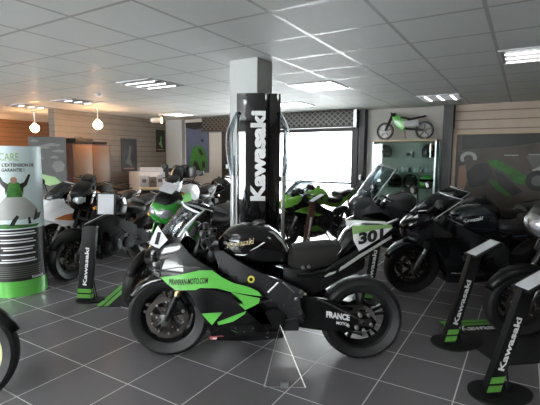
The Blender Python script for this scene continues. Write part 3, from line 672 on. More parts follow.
        # windscreen: open curved sheet
        if race: SCP = [(.76, .90, .09), (.71, .97, .105), (.66, 1.035, .112), (.61, 1.085, .105), (.58, 1.11, .085)]
        elif kind == 'tour': SCP = [(.78, .88, .12), (.72, 1.00, .16), (.64, 1.13, .18), (.56, 1.25, .18), (.49, 1.34, .16), (.46, 1.37, .12)]
        else: SCP = [(.77, .89, .10), (.70, .965, .14), (.62, 1.03, .15), (.54, 1.085, .14), (.48, 1.11, .11)]
        if T and kind != 'tour': SCP = [(x, z + T * .45, w_) for x, z, w_ in SCP]
        vs = []; fs = []; N = 12
        for (x, z_, w_) in SCP:
            for j in range(N + 1):
                t = -1 + 2 * j / N; vs.append((x - (.13 if race else .20) * t * t, w_ * (1.15 if race else 1.0) * math.sin(t * PI / 2) * 1.0, z_ - .05 * t * t))
        for i in range(len(SCP) - 1):
            for j in range(N): k = i * (N + 1) + j; fs.append((k, k + 1, k + N + 2, k + N + 1))
        ws = mb(scr); ws.raw(vs, fs); wo = ws.build('windscreen', e, smooth=80); wo.modifiers.new('s', 'SOLIDIFY').thickness = .003
        L = len(SCP); edge = [vs[i * (N + 1)] for i in range(L)] + [vs[(L - 1) * (N + 1) + j] for j in range(1, N + 1)] + [vs[i * (N + 1) + N] for i in range(L - 2, -1, -1)]
        mb('edge').tube(edge, .009 if race else (.008 if kind == 'tour' else .004), 6).build('screen_edge', wo)
        if race:
            mb('engg').tube([(.62, -.06, .93), (.60, -.05, 1.0), (.62, .05, 1.0), (.62, .06, .93)], .007, 6).build('fairing_stay', e)
            pm = mb('white'); q = [(.815, .84), (.74, .975), (.660, .885), (.735, .812)]
            nf = lambda d: (lambda x, z_: .03 + (.86 - x) * .62 + d)
            pm.panel(q, nf(.012), .004, 1, .03); pm.use('ink').text('1', .095, lambda u, v, d: (.768 - u - v * .30, nf(.0135 + d)(.768 - u - v * .30, 0), .842 + v * .95), bold=.0, width=.030)
            plabel(pm.build('number_plate', e), 'white nose plate with a black 1')
        else:
            for sd in (-1, 1):
                mr = mb('blk2').tube([(.64, sd * .13, .93 + T * .45), (.62, sd * .22, 1.02 + T * .45), (.60, sd * .28, 1.05 + T * .45)], .009, 8)
                mr.loft([(.64, 1.09 + T * .45, 1.03 + T * .45, .055, sd * .33), (.62, 1.105 + T * .45, 1.02 + T * .45, .075, sd * .33), (.60, 1.105 + T * .45, 1.02 + T * .45, .078, sd * .33)], 16, 2.6)
                mo = mr.build('mirror', e); mb('mirror').loft([(.5995, 1.098 + T * .45, 1.026 + T * .45, .072, sd * .33), (.5975, 1.098 + T * .45, 1.026 + T * .45, .072, sd * .33)], 16, 2.6).build('mirror_glass', mo)
    else:
        HB = .09; hd = MB(); hd.T = Matrix.Translation((0, 0, HB)); hd.use(nose)
        hd.loft([(.735, .90, .86, .03), (.72, .935, .81, .075), (.68, .97, .765, .115), (.61, 1.0, .75, .135), (.54, 1.01, .78, .125), (.48, 1.0, .84, .10)], 20, 3.4); ho = hd.build('headlamp_cowl', e, smooth=40)
        vz = MB(); vz.T = hd.T; vz.use('blk2').loft([(.70, .965, .94, .06), (.66, 1.01, .95, .095), (.60, 1.055, .97, .105), (.53, 1.075, .99, .095)], 16, 3); vz.build('visor', ho, smooth=50)
        for sd in (-1, 1):
            q_ = MB(); q_.T = hd.T; q_.use('lens').loft([(.742, .885, .855, .018, sd * .03), (.728, .91, .835, .034, sd * .048), (.70, .925, .83, .04, sd * .068), (.66, .93, .84, .03, sd * .095)], 14, 2.6).build('headlight', ho, smooth=50)
        if kind == 'adv':
            vs = []; fs = []
            for i, (x, z_, w_) in enumerate([(.66, 1.03, .12), (.60, 1.14, .14), (.54, 1.26, .13), (.50, 1.32, .10)]):
                for j in range(9): t = -1 + j / 4; vs.append((x - .08 * t * t, w_ * t, z_))
            for i in range(3):
                for j in range(8): k = i * 9 + j; fs.append((k, k + 1, k + 10, k + 9))
            ws = mb(scr); ws.raw(vs, fs); wo = ws.build('windscreen', e, smooth=80); wo.modifiers.new('s', 'SOLIDIFY').thickness = .004
        for sd in (1, -1):
            g = mb(accent).panel([(.52, .86), (.56, .70), (.44, .58), (.30, .54), (.20, .62), (.26, .76), (.32, .88)], lambda x, z_: .185 - max(0, x - .3) * .12, .012, sd, .05); g.build('tank_shroud', e, smooth=50)
            if mirrors:
              mr = mb('blk2').tube([(.38, sd * .22, bz + .02), (.37, sd * .26, bz + .12), (.36, sd * .31, bz + .19)], .007, 8)
              mr.loft([(.385, bz + .24, bz + .17, .05, sd * .34), (.365, bz + .255, bz + .155, .072, sd * .34), (.345, bz + .25, bz + .16, .068, sd * .34)], 16, 2.2)
              mo = mr.build('mirror', e); mb('mirror').loft([(.3445, bz + .245, bz + .165, .062, sd * .34), (.343, bz + .245, bz + .165, .062, sd * .34)], 14, 2.2).build('mirror_glass', mo)
            ind = mb('blk2').tube([(.56, sd * .11, .88), (.56, sd * .17, .88)], .007, 6); ind.use('amber').loft([(.59, .895, .865, .02, sd * .19), (.56, .905, .855, .028, sd * .19), (.53, .89, .87, .014, sd * .19)], 10, 2); ind.build('indicator', e)
        mb('engg').tube([(.28, .21, .60), (.22, .22, .40), (.10, .22, .25)], .012, 8).build('crash_bar', e) if kind == 'adv' else None
        mb(body).loft([(.36, .30, .20, .08), (.30, .28, .16, .13), (.12, .26, .16, .12)], 14, 3).build('belly_pan', e)
    if stand:
        ss = mb('matt').tube([(-.10, .14, .24), (-.17, .27, sz + .01), (-.165, .30, sz + .012)], [.013, .011, .012], 8); ss.box((-.18, .29, sz + .008), (.07, .05, .012), bev=.004); ss.build('side_stand', e)
    return e

def at2(f, r_):   # place by front and rear wheel contact points
    f, r_ = Vector(f), Vector(r_); m = (f + r_) / 2; d = f - r_; return (m.x, m.y, 0), math.atan2(d.y, d.x)
def row(fx, fy, deg):     # front contact and heading of the tail
    return at2((fx, fy), (fx + 1.4 * math.cos(R(deg)), fy + 1.4 * math.sin(R(deg))))
main = motorcycle((-.03, 2.95, 0), PI, 'black race motorcycle with lime green side stripes and a 301 tail plate, in front', 'race', 'blk', tankm='blk', logo=('cream', .01), scr='cscreen', forkm='eng', stand=False)
# thin triangular prop stand hooked under the footrest
s = mb('steel'); s.tube([(.072, 2.66, .345), (-.028, 2.50, .006), (.233, 2.495, .006)], .0055, 8, closed=True)
so = s.build('prop_stand'); tag(so, 'thin steel triangular wire stand propping the black race motorcycle', 'stand')
mb('alu').box((.10, 2.50, .018), (.05, .02, .035), bev=.004).build('clip', so)

motorcycle(*row(1.52, 4.44, 2), 'glossy black faired motorcycle right of the race bike, front wheel fully in view', 'sport', 'mblk', tankm='blue', logo=('text', .02), tail='blue')
motorcycle(*row(2.04, 3.34, 0), 'silver grey motorcycle cut by the right edge, its big front wheel by the green mat', 'naked', 'matt', 'silver', tankm='grey', nose='silver')
motorcycle(*row(2.02, 5.34, 2), 'black motorcycle with a blue-black tank, behind the glossy black faired one', 'sport', 'matt', tankm='blue', nose='matt', tail='matt')
motorcycle(*row(1.30, 6.15, 3), 'grey touring motorcycle with a tall bright-edged windscreen in front of the glass showcase', 'tour', 'grey', tankm='grey', nose='grey', tall=.12, scr='cscreen')
motorcycle(*row(.22, 6.55, 42), 'black and lime green sports motorcycle in front of the shop window', 'sport', 'blk', 'ygreen', tankm='ygreen', nose='ygreen', tail='ygreen')
green_bike = motorcycle(*row(-1.20, 3.86, 66), 'green and black naked motorcycle right behind the race bike nose', 'naked', 'matt', 'dgreen', tankm='blk', nose='dgreen', mirrors=False, lean=12)
motorcycle(*row(-2.36, 4.80, 70), 'black naked motorcycle behind the leftmost price stand, front wheel towards the camera', 'naked', 'matt', 'matt', tankm='blk', nose='blk', mirrors=False)
motorcycle(*row(-3.02, 5.55, 62), 'white fairing motorcycle with orange stripes just right of the cylinder banner', 'sport', 'white', 'orangep', tankm='orangep', nose='white')
motorcycle(*row(-1.75, 6.75, 70), 'white and green tall motorcycle with mirror raised, left of the black totem', 'adv', 'matt', 'green', tankm='white', nose='white')
e11 = motorcycle(*at2((-.50, 9.0), (-1.83, 9.42)), 'black touring motorcycle with a top case behind the totem, before the window', 'naked', 'matt', 'matt', tankm='blk', nose='blk', lean=0)
motorcycle(*row(-3.12, 6.70, 84), 'dark motorcycle in the crowd between the cabinet and the counter', 'naked', 'matt', 'matt', tankm='matt', nose='matt', tail='matt', mirrors=False)
motorcycle(*at2((-1.755, 2.26), (-3.09, 1.82)), 'motorcycle with a cream-yellow front wheel cut by the bottom left corner', 'naked', 'matt', 'blk', tankm='blk', nose='blk', rimm='rimc')
bpy.context.view_layer.update()
o = mb('paper').box((0, 0, 0), (.13, .16, .003)).build('paper_sheet', smooth=0); tag(o, 'white paper sheet lying on top of the green naked motorcycle headlamp cowl', 'paper')
o.location = green_bike.matrix_world @ Vector((.60, 0, 1.185)); o.rotation_euler = (green_bike.matrix_world.to_3x3() @ Euler((0, .56, 0)).to_matrix()).to_euler()
# top case
c = mb('blk2').loft([(-.19, .20, .04, .15), (-.17, .27, .01, .20), (0, .31, 0, .22), (.15, .28, .01, .20), (.18, .22, .04, .15)], 24, 3)
c.use('redlens').box((-.19, 0, .12), (.012, .26, .03), bev=.004)
to = c.build('top_case', smooth=60); tag(to, 'rounded black top case on the touring motorcycle before the window', 'top case'); to.location = (-1.90, 9.44, .965); to.rotation_euler = (0, 0, -.31)

# ------------------------------------------------------------------ showroom furniture and signs
# totem
t = empty('totem', (-.105, 3.76, 0), 0, 'tall glossy black totem with white vertical lettering before the white pillar', 'sign')
q = mb('acry'); q.box((0, 0, .02), (.56, .40, .04), bev=.012)
q.build('base', t)
vs = []; fs = []; xs = [(-.192, 0), (-.17, -.012), (-.10, -.026), (-.02, -.032), (.045, -.028), (.068, -.02), (.076, .008), (.085, .008), (.095, -.018), (.14, -.016), (.175, -.008), (.192, 0)]
n = len(xs)
for z in (.04, 1.0, 2.0):
    for x, y in xs: vs.append((x, y - .02, z))
    for x, y in reversed(xs): vs.append((x, .035, z))
m_ = 2 * n
for i in range(2):
    for k in range(m_): fs.append((i * m_ + k, i * m_ + (k + 1) % m_, (i + 1) * m_ + (k + 1) % m_, (i + 1) * m_ + k))
fs.append(tuple(range(m_))[::-1]); fs.append(tuple(2 * m_ + k for k in range(m_)))
mb('acry').raw(vs, fs).build('panel', t, smooth=25)
q = MB().use('text'); q.text('Kawasaki', .135, lambda u, v, d: (.064 - v, -.050 - d - .0035, 1.06 + u), bold=.05, width=.79, th=.004); q.build('lettering', t)
for sd in (-1, 1):
    wg = mb('alu')
    wg.box((sd * .222, .0, .75), (.028, .05, 1.42), bev=.006); wg.build('side_post', t)
    gl = mb('cscreen'); vs = []; fs = []
    for i in range(13):
        f_ = i / 12; z = 1.28 + .56 * f_; o_ = .05 * math.sin(f_ * PI) ; wd = .05 * (1 - .55 * abs(2 * f_ - 1) ** 2)
        for j in range(4): vs.append((sd * (.215 + wd * j / 3 + o_ * .3 - (.05 * max(0, f_ - .7) * 3)), -.03 - .02 * j, z))
    for i in range(12):
        for j in range(3): k = i * 4 + j; fs.append((k, k + 1, k + 5, k + 4))
    gl.raw(vs, fs); go = gl.build('side_blade', t, smooth=80); go.modifiers.new('s', 'SOLIDIFY').thickness = .005
    mb('edge').tube([vs[i * 4 + 3] for i in range(13)], .004, 6).build('blade_edge', go)

# cylinder banner
CR_ = .265; cx, cy = -2.70, 4.40
t = empty('cylinder_banner', (cx, cy, 0), 0, 'tall cylindrical banner, pale above and black below, at the left edge', 'banner')
ph0 = math.atan2(-cy, -cx)
cyl_ = mb('matg').lathe([(CR_, 0), (CR_, .165)], axis='z', n=64); cyl_.use('pcyl').lathe([(CR_, .70), (CR_, 1.54)], axis='z', n=64)
cyl_.use('pblack').lathe([(CR_, .165), (CR_, .70)], axis='z', n=64); cyl_.use('green').lathe([(CR_ + .001, .0), (CR_ + .001, .165)], axis='z', n=64)
cyl_.build('drum', t)
def cm(s_, z, d=.002): a = ph0 + s_ / CR_; rr = CR_ + d; return (rr * math.cos(a), rr * math.sin(a), z)
def cpoly(mbx, pts, d=.002):
    b = bmesh.new(); b.faces.new([b.verts.new((x, 0, z)) for x, z in pts]); bmesh.ops.triangulate(b, faces=b.faces[:])
    lo = min(x for x, z in pts); hi = max(x for x, z in pts); tt = math.ceil(lo / .03) * .03
    while tt < hi: bmesh.ops.bisect_plane(b, geom=b.verts[:] + b.edges[:] + b.faces[:], plane_co=(tt, 0, 0), plane_no=(1, 0, 0)); tt += .03
    r_ = bmesh.ops.extrude_face_region(b, geom=b.faces[:]); nv = {v for v in r_['geom'] if isinstance(v, bmesh.types.BMVert)}
    for v in b.verts: v.co = cm(v.co.x, v.co.z, d if v in nv else d - .0018)
    mbx.bm(b)
g = MB().use('ink')
g.text("C'EST L'EXTENSION DE", .034, lambda u, v, d: cm(u, 1.335 + v, .001 + d), True, .03, width=.40)
g.text("GARANTIE !", .034, lambda u, v, d: cm(u, 1.285 + v, .001 + d), True, .03, width=.20)
g.use('plate_green').text("CARE", .075, lambda u, v, d: cm(u - .03, 1.395 + v, .001 + d), True, .0, width=.17)
g.build('heading', t)
g = MB().use('text')
for z, s0, s1 in ((.665, -.20, .17), (.64, -.18, .19), (.59, -.15, .15), (.562, -.17, .18), (.51, -.15, .16), (.485, -.13, .14), (.44, -.16, .17), (.385, -.15, .16), (.36, -.17, .18)):
    cpoly(g, [(s0, z), (s1, z), (s1, z + .013), (s0, z + .013)])
g.use('pgrey')
for k in range(6): cpoly(g, [(-.26, .31 - k * .022), (.24, .31 - k * .022), (.24, .318 - k * .022), (-.26, .318 - k * .022)])
g.use('text'); g.text('Kawasaki', .03, lambda u, v, d: cm(.12 + u, .175 + v, .001 + d), False, .03, width=.13)
g.build('print_lines', t)
g = MB().use('pwhite'); cpoly(g, [(-.20, .80), (.24, .80), (.22, .90), (.10, 1.02), (.0, 1.06), (-.08, 1.03), (-.18, .92)], .002)
g.use('pgreen'); cpoly(g, [(-.28, .71), (.20, .715), (.24, .74), (.1, .745), (-.1, .76), (-.28, .745)], .0032)
cpoly(g, [(-.07, 1.03), (.07, 1.03), (.06, 1.15), (.04, 1.18), (-.04, 1.18), (-.06, 1.15)], .004)
g.use('pblack'); cpoly(g, [(-.075, 1.05), (-.045, 1.16), (-.09, 1.19), (-.13, 1.27), (-.15, 1.265), (-.115, 1.16), (-.08, 1.12)], .0045)
cpoly(g, [(.075, 1.05), (.045, 1.16), (.09, 1.18), (.135, 1.26), (.155, 1.25), (.115, 1.15), (.08, 1.12)], .0045)
cpoly(g, [(-.06, .74), (-.02, .74), (.03, .83), (.01, .85), (-.03, .80)], .0045); cpoly(g, [(.11, .75), (.14, .75), (.13, .82), (.11, .82)], .0045)
g.use('pskin'); cpoly(g, [(.03 * math.cos(k * PI / 5) , 1.20 + .035 * math.sin(k * PI / 5)) for k in range(10)], .005)
g.use('pdark'); cpoly(g, [(.16, .78), (.24, .80), (.27, .86), (.22, .85), (.20, .90), (.19, .84)], .0045)
g.build('figure_print', t)

# price stands
def price_stand(x, y, rz, label, h=.72, lean=.15, holder=False, face='matt', colw=.09, base=1.0):
    t = empty('price_stand', (x, y, 0), rz, label, 'display stand', 'price stands beside the motorcycles')
    b = mb('matt').prism([(.30 * base * math.cos(k * PI / 12) * (1 if math.cos(k * PI / 12) > 0 else .55) + .02, .17 * base * math.sin(k * PI / 12)) for k in range(24)], 0, .014, 0, axis='z'); b.build('base_plate', t)
    c = mb(face); c.bar((.0, 0, .014), (lean, 0, h), .05, colw, .004); c.build('column', t)
    dx = lean / h; sl = math.sqrt(1 + dx * dx)
    g = mb('matg')
    for z0, z1 in ((.03, .07), (.085, .125)): g.prism([(dx * z0 - colw * .505, z0 + .0), (dx * z0 + colw * .505, z0 - .0), (dx * z1 + colw * .505, z1 - .0), (dx * z1 - colw * .505, z1 + .0)], -.0275, .0275)
    plabel(g.build('stripe', t), 'bright green bands at the foot')
    q = MB().use('text')
    q.text('Kawasaki', .040, lambda u, v, d: (dx * (.16 + u) + .019 - v, -.0262 - d, .16 + u + dx * v), bold=.03, width=.36 * h / .72); q.build('lettering', t)
    s_ = mb('matt').tube([(.12, -.02, .014), (.085, -.02, .30 * h)], .005, 6); s_.tube([(.12, .02, .014), (.085, .02, .30 * h)], .005, 6); s_.tube([(.12, -.02, .02), (.12, .02, .02)], .005, 6); s_.build('strut', t)
    tr = mb('matt'); a = Vector((lean - .04, 0, h - .002)); bq = a + Vector((.22, 0, .11)); tr.bar(a, bq, .16, .014, .004); tr.build('tray', t)
    up = Vector((-.115, 0, .23)).normalized() * .011
    mb('paper').bar(a + up + Vector((.012, 0, .006)), bq + up - Vector((.012, 0, .006)), .11, .004).build('price_sheet', t)
    if holder:
        hd = mb('matt').box(bq + Vector((-.02, .02, .10)), (.19, .012, .22), (-.12, 0, 0), bev=.003); hd.build('holder', t)
        mb('paper').box(bq + Vector((-.02, .012, .10)), (.16, .004, .195), (-.12, 0, 0)).build('notice_sheet', t)
    return t
price_stand(-1.86, 4.09, R(-6), 'leftmost price stand, black with an upright white sheet on its tray', h=.77, lean=.09, holder=True, colw=.14, base=.62)
price_stand(1.40, 3.15, R(8), 'black price stand on a rounded foot between the race bike and the right edge', h=.70, lean=.19, base=.85)
price_stand(1.36, 2.44, R(8), 'nearest price stand, at the bottom right corner', h=.66, lean=.20, base=.85)
price_stand(1.00, 4.16, R(-20), 'price stand mostly hidden behind the 301 tail plate', h=.74, lean=.10)
price_stand(.52, 6.22, R(25), 'brown-faced price stand before the green and black bike by the window', h=.78, lean=.14, face='dwood')
price_stand(-1.05, 5.75, R(-20), 'price stand with a white sheet left of the totem, behind the green naked bike', h=.80, lean=.1)
price_stand(-2.02, 7.25, R(-20), 'slim price stand in front of the mahogany counter', h=.80, lean=.05)
# floor mats
def floor_mat(x, y, rz, L, W_, label, txt=True, sides=(1, -1)):
    t = empty('floor_mat', (x, y, 0), rz, label, 'floor mat')
    mb('matc').box((0, 0, .003), (L, W_, .006)).build('mat', t, smooth=0)
    g = mb('matg')
    for sd in sides:
        g.box((0, sd * (W_ / 2 - .035), .005), (L, .05, .007)); g.box((0, sd * (W_ / 2 - .10), .005), (L, .045, .007))
    g.build('stripe', t, smooth=0)
    return t
fm = floor_mat(-1.22, 4.66, R(90 + 0) , 1.5, .92, 'black floor mat with two green stripes under the green naked bike') ; fm.rotation_euler = (0, 0, R(90))
b = mb('beige').box((0, 0, .0085), (.07, .42, .002)).build('label_strip', fm, smooth=0); b.location = (-.52, .10, 0); b.rotation_euler = (0, 0, R(-72))
fm = floor_mat(2.60, 3.34, R(8), 2.1, .80, 'black floor mat with a green edge and white lettering under the silver grey bike', sides=(1,))
q = MB().use('text'); q.text('Kawasaki', .09, lambda u, v, d: (-.95 + u, .18 + v, .0065 + d), bold=.03, width=.42); q.build('lettering', fm)

# showcase (room axes)
def rempty(name, a, b, label, cat, grp=None, z=0): x, y, _ = rw(a, b); return empty(name, (x, y, z), TH, label, cat, grp)
t = rempty('glass_showcase', -1.86, 7.72, 'tall glass showcase of helmets with a pale wood top, left of the dark column', 'showcase')
W_, D_, H_ = 1.10, .40, 1.78
mb('pine').box((0, 0, H_ - .02), (W_, D_, .04), bev=.004).build('top_board', t)
mb('pine').box((0, 0, .15), (W_, D_, .30), bev=.004).build('base_cabinet', t)
for a in (-1, 1):
    for b in (-1, 1): mb('alu').box((a * (W_ / 2 - .012), b * (D_ / 2 - .012), 1.02), (.024, .024, 1.44)).build('post', t, smooth=0)
mb('wall').box((0, D_ / 2 - .03, 1.02), (W_ - .05, .01, 1.42)).build('back_panel', t, smooth=0)
q = mb('cabg').box((0, -D_ / 2 + .004, 1.02), (W_ - .05, .006, 1.43)); q.box((-W_ / 2 + .004, 0, 1.02), (.006, D_ - .05, 1.43)); q.box((W_ / 2 - .004, 0, 1.02), (.006, D_ - .05, 1.43)); q.build('glass_panel', t, smooth=0)
for z in (.62, .93, 1.20, 1.46): mb('cabg').box((0, 0, z), (W_ - .05, D_ - .06, .008)).build('shelf', t, smooth=0)
def on(t, dx, dy, z): return t.matrix_basis @ Vector((dx, dy, z))
def helmet(t, dx, dy, z, m, label, rz=0):
    h = mb(m).lathe([(.10, 0), (.118, .03), (.125, .09), (.118, .15), (.09, .20), (.05, .225), (.001, .232)], axis='z', n=28)
    h.loft([(.06, .09, .0, .085), (.11, .085, .005, .07), (.145, .07, .015, .045)], 16, 2.6)
    o = h.build('helmet', smooth=60); tag(o, label, 'helmet', 'helmets in the glass showcase'); o.location = on(t, dx, dy, z + .005); o.rotation_euler = (0, 0, TH + rz)
    v = mb('blk').lathe([(.122, .10), (.128, .125), (.120, .155)], axis='z', n=28, cap=False).build('visor', o)
helmet(t, .40, 0, 1.46, 'blk2', 'black helmet at the right of the top showcase shelf', -1.2)
helmet(t, .38, 0, .93, 'green', 'green helmet on the lower right showcase shelf', -1.8)
helmet(t, .10, 0, .93, 'blk', 'black helmet left of the green one in the showcase', -1.8)
helmet(t, -.18, 0, .93, 'blk2', 'black helmet in the middle of the lower showcase shelf', -1.2)
helmet(t, -.38, .02, 1.46, 'blk', 'dark helmet at the left of the top showcase shelf', -1.5)
o = mb('paper').box((0, 0, .05), (.13, .10, .10), bev=.004); o.use('blk2').box((0, -.052, .05), (.09, .004, .05)); o = o.build('carton'); tag(o, 'small white carton in the middle of the top showcase shelf', 'box'); o.location = on(t, .07, 0, 1.465); o.rotation_euler = (0, 0, TH)
for k in range(9):
    o = mb('white' if k % 3 else 'silver').lathe([(.026, 0), (.027, .06), (.022, .068), (.012, .075), (.012, .09), (.001, .092)], axis='z', n=12).build('oil_can')
    tag(o, 'small pale can in the row along the middle showcase shelf', 'can', 'cans along the middle showcase shelf'); o.location = on(t, -.10 + k * .068, -.08, 1.205)
# balance bike on top
e = rempty('balance_bike', -1.90, 7.72, 'small green wooden balance bike standing on the showcase top', 'balance bike', z=H_ + .002)
e.rotation_euler = (0, 0, TH + PI)
for nm, x in (('front_wheel', .345), ('rear_wheel', -.345)):
    r_ = .155
    wq = mb('tyre').lathe([(r_ - .03, -.02), (r_ - .008, -.024), (r_, -.01), (r_, .01), (r_ - .008, .024), (r_ - .03, .02)], (x, 0, r_), n=32, closed=True)
    wo = wq.build(nm, e); rq = mb('silver').lathe([(r_ - .028, -.012), (r_ - .028, .012), (r_ - .042, .012), (r_ - .042, -.012)], (x, 0, r_), n=32, closed=True)
    for k in range(5):
        a = k * 2 * PI / 5 + .3; rq.bar((x, 0, r_), (x + math.cos(a) * (r_ - .035), 0, r_ + math.sin(a) * (r_ - .035)), .018, .022)
    rq.lathe([(.03, -.03), (.03, .03)], (x, 0, r_), n=16); rq.build('rim', wo)
q = mb('matt')
for sd in (-1, 1): q.tube([(.345, sd * .04, .155), (.22, sd * .045, .44)], .014, 8)
q.tube([(.20, -.17, .46), (.22, 0, .44), (.20, .17, .46)], .013, 8); q.box((.20, 0, .44), (.08, .12, .06), bev=.01); q.build('fork', e)
mb('green').prism([(.24, .46), (.20, .33), (.12, .20), (.02, .15), (-.02, .22), (-.02, .31), (-.06, .34), (.02, .40), (.12, .44)], -.045, .045, .006).build('body', e)
mb('matt').prism([(.08, .385), (-.06, .335), (-.34, .385), (-.36, .41), (-.10, .37), (.05, .405)], -.055, .055, .005).build('seat', e)
mb('paper').prism([(-.0, .33), (.0, .22), (-.26, .22), (-.24, .33)], -.05, .05, .003).build('side_panel', e)
q = mb('matt')
for sd in (-1, 1): q.bar((-.02, sd * .05, .19), (-.345, sd * .05, .155), .014, .035, .004)
q.build('swingarm', e); mb('pine').box((0, 0, .08), (.03, .06, .16), (0, .1, 0)).build('prop', e)

# mural print on the right, with its pine frame
e = rempty('mural', -.02, BW - .06, 'large printed racing photograph in a pine frame on the right slatted wall', 'mural')
# local x along the wall, z up
q = mb('pbrown').box((1.0, 0, 1.05), (4.1, .03, 1.62)); q.build('print_sheet', e, smooth=0)
q = mb('pine').box((-1.07, -.01, 1.08), (.06, .07, 1.78), bev=.004); q.box((1.0, -.01, 1.885), (4.2, .07, .045), bev=.004); q.build('frame', e)
q = mb('pdark').prism([(-.95, 1.85), (.35, 1.85), (.6, 1.78), (-.2, 1.66), (-.95, 1.60)], -.018, -.0165)
q.use('pgrey').prism([(.0, 1.50), (.9, 1.52), (3.0, 1.6), (3.0, 1.1), (.9, 1.1), (.35, 1.15), (.1, 1.33)], -.0185, -.0165)
q.use('pwhite').prism([(.10, 1.28), (.4, 1.42), (1.2, 1.42), (1.4, 1.15), (.6, 1.0), (.2, 1.1)], -.020, -.0165)
for k in range(5): q.prism([(-.3 + k * .34, 1.50 + k * .012), (-.1 + k * .34, 1.50 + k * .012), (-.1 + k * .34, 1.515 + k * .012), (-.3 + k * .34, 1.515 + k * .012)], -.020, -.0165)
q.use('pdark').prism([(-.86, 1.20), (-.72, 1.36), (-.55, 1.38), (-.46, 1.25), (-.55, 1.0), (-.8, .95)], -.020, -.0165)
q.use('pskin').prism([(-.98, 1.32), (-.88, 1.34), (-.84, 1.05), (-.92, .8), (-1.0, .8)], -.020, -.0165)
q.use('pwhite'); cxx, czz = -.84, 1.46
ring = [(cxx + .13 * math.cos(R(a)), czz + .11 * math.sin(R(a))) for a in range(-20, 221, 20)] + [(cxx + .075 * math.cos(R(a)), czz - .01 + .065 * math.sin(R(a))) for a in range(220, -21, -20)]
q.prism(ring, -.022, -.0165)
q.use('pgreen').prism([(-.55, 1.42), (-.42, 1.44), (-.16, 1.30), (.06, 1.16), (.04, 1.02), (-.12, 1.06), (-.30, 1.24), (-.46, 1.30)], -.022, -.0165)
q.prism([(-.52, 1.10), (-.40, 1.08), (-.16, .86), (-.22, .82), (-.42, .96)], -.022, -.0165)
q.use('pblack').prism([(-.42, 1.24), (-.30, 1.20), (-.12, 1.02), (0, .92), (-.14, .84), (-.36, 1.02)], -.0225, -.0165)
q.prism([(.19 + .17 * math.cos(R(a)), 1.10 + .17 * math.sin(R(a))) for a in range(0, 360, 20)], -.0225, -.0165)
q.use('pgrey').prism([(.19 + .09 * math.cos(R(a)), 1.10 + .09 * math.sin(R(a))) for a in range(0, 360, 30)], -.0235, -.0165)
q.build('picture', e, smooth=0)

# posters on left walls
e = rempty('poster', -7.03, BW - .02, 'tall blue and green poster on the back wall left of the shutter box', 'poster')
q = mb('psky').box((0, 0, 1.68), (.74, .012, 1.24)); q.build('sheet', e, smooth=0)
q = mb('pdark').prism([(-.37, 2.30), (.37, 2.30), (.37, 2.16), (-.1, 2.12), (-.37, 2.18)], -.009, -.0062)
q.use('pgreen').prism([(-.22, 1.45), (-.14, 1.66), (.02, 1.74), (.20, 1.68), (.30, 1.5), (.34, 1.3), (.22, 1.10), (-.1, 1.10), (-.24, 1.25)], -.009, -.0062)
q.use('pblack').prism([(-.16, 1.14), (-.10, 1.36), (.02, 1.30), (.10, 1.12)], -.0105, -.0062); q.prism([(.02, 1.66), (.14, 1.62), (.22, 1.48), (.10, 1.50)], -.0105, -.0062); q.prism([(.16, 1.36), (.26, 1.30), (.24, 1.16), (.16, 1.2)], -.0105, -.0062); q.prism([(.12, 1.86), (.2, 1.9), (.22, 1.82), (.16, 1.8)], -.0105, -.0062); q.build('picture', e, smooth=0)
for (b0, b1, z0, z1, lb) in ((6.50, 6.95, 1.10, 1.86, 'dark poster on the pale slatted wall right of the wooden cabinet'), (7.58, 7.88, 1.56, 2.12, 'narrow dark green poster high on the pale slatted wall near the corner')):
    x, y, _ = rw(LW + .012, (b0 + b1) / 2); e = empty('poster', (x, y, 0), TH + PI / 2, lb, 'poster')
    q = mb('pdark').box((0, 0, (z0 + z1) / 2), (b1 - b0, .012, z1 - z0)); q.build('sheet', e, smooth=0)
    w2 = (b1 - b0) / 2; q = mb('pgrey' if b0 < 7 else 'plate_green'); q.prism([(-w2 * .5, z0 + .2), (-w2 * .1, z0 + .5 * (z1 - z0)), (0, z1 - .15), (w2 * .3, z1 - .2), (w2 * .1, z0 + .3), (w2 * .4, z0 + .1)], -.0085, -.0062)
    q.use('pskin').prism([(-w2 * .8, z0 + .05), (w2 * .6, z0 + .05), (w2 * .6, z0 + .08), (-w2 * .8, z0 + .08)], -.0085, -.0062); q.build('picture', e, smooth=0)
# wooden cabinet with bags on top
e = rempty('wooden_cabinet', -7.68, 5.36, 'large tan wooden cabinet with dark sides against the left wall', 'cabinet')
q = mb('dwood'); q.box((0, -.41, .84), (.46, .03, 1.68), bev=.003); q.box((0, .41, .84), (.46, .03, 1.68), bev=.003); q.box((0, 0, 1.665), (.46, .84, .03), bev=.003); q.box((-.21, 0, .84), (.02, .8, 1.6)); q.box((0, 0, .05), (.44, .8, .1)); q.build('carcass', e)
for k in (-1, 1): d = mb('tan').box((.222, k * .198, .88), (.02, .39, 1.54), bev=.003).build('door', e); mb('steel').tube([(.24, k * .03, .85), (.26, k * .03, .86), (.26, k * .03, .98), (.24, k * .03, .99)], .004, 6).build('door_handle', d)
q = mb('matt').box((0, 0, .055), (.40, .40, .11), bev=.03); q.use('blk2').tube([(0, -.10, .10), (0, -.07, .14), (0, .07, .14), (0, .10, .10)], .008, 6)
o = q.build('carry_case'); tag(o, 'flat black carry case lying on the wooden cabinet', 'case'); x, y, _ = rw(-7.66, 5.20); o.location = (x, y, 1.682); o.rotation_euler = (0, 0, TH)
q = mb('matt').box((0, 0, .03), (.32, .30, .06), bev=.015); o = q.build('folded_bag'); tag(o, 'low black bag beside the case on the wooden cabinet', 'bag'); x, y, _ = rw(-7.66, 5.60); o.location = (x, y, 1.682); o.rotation_euler = (0, 0, TH)
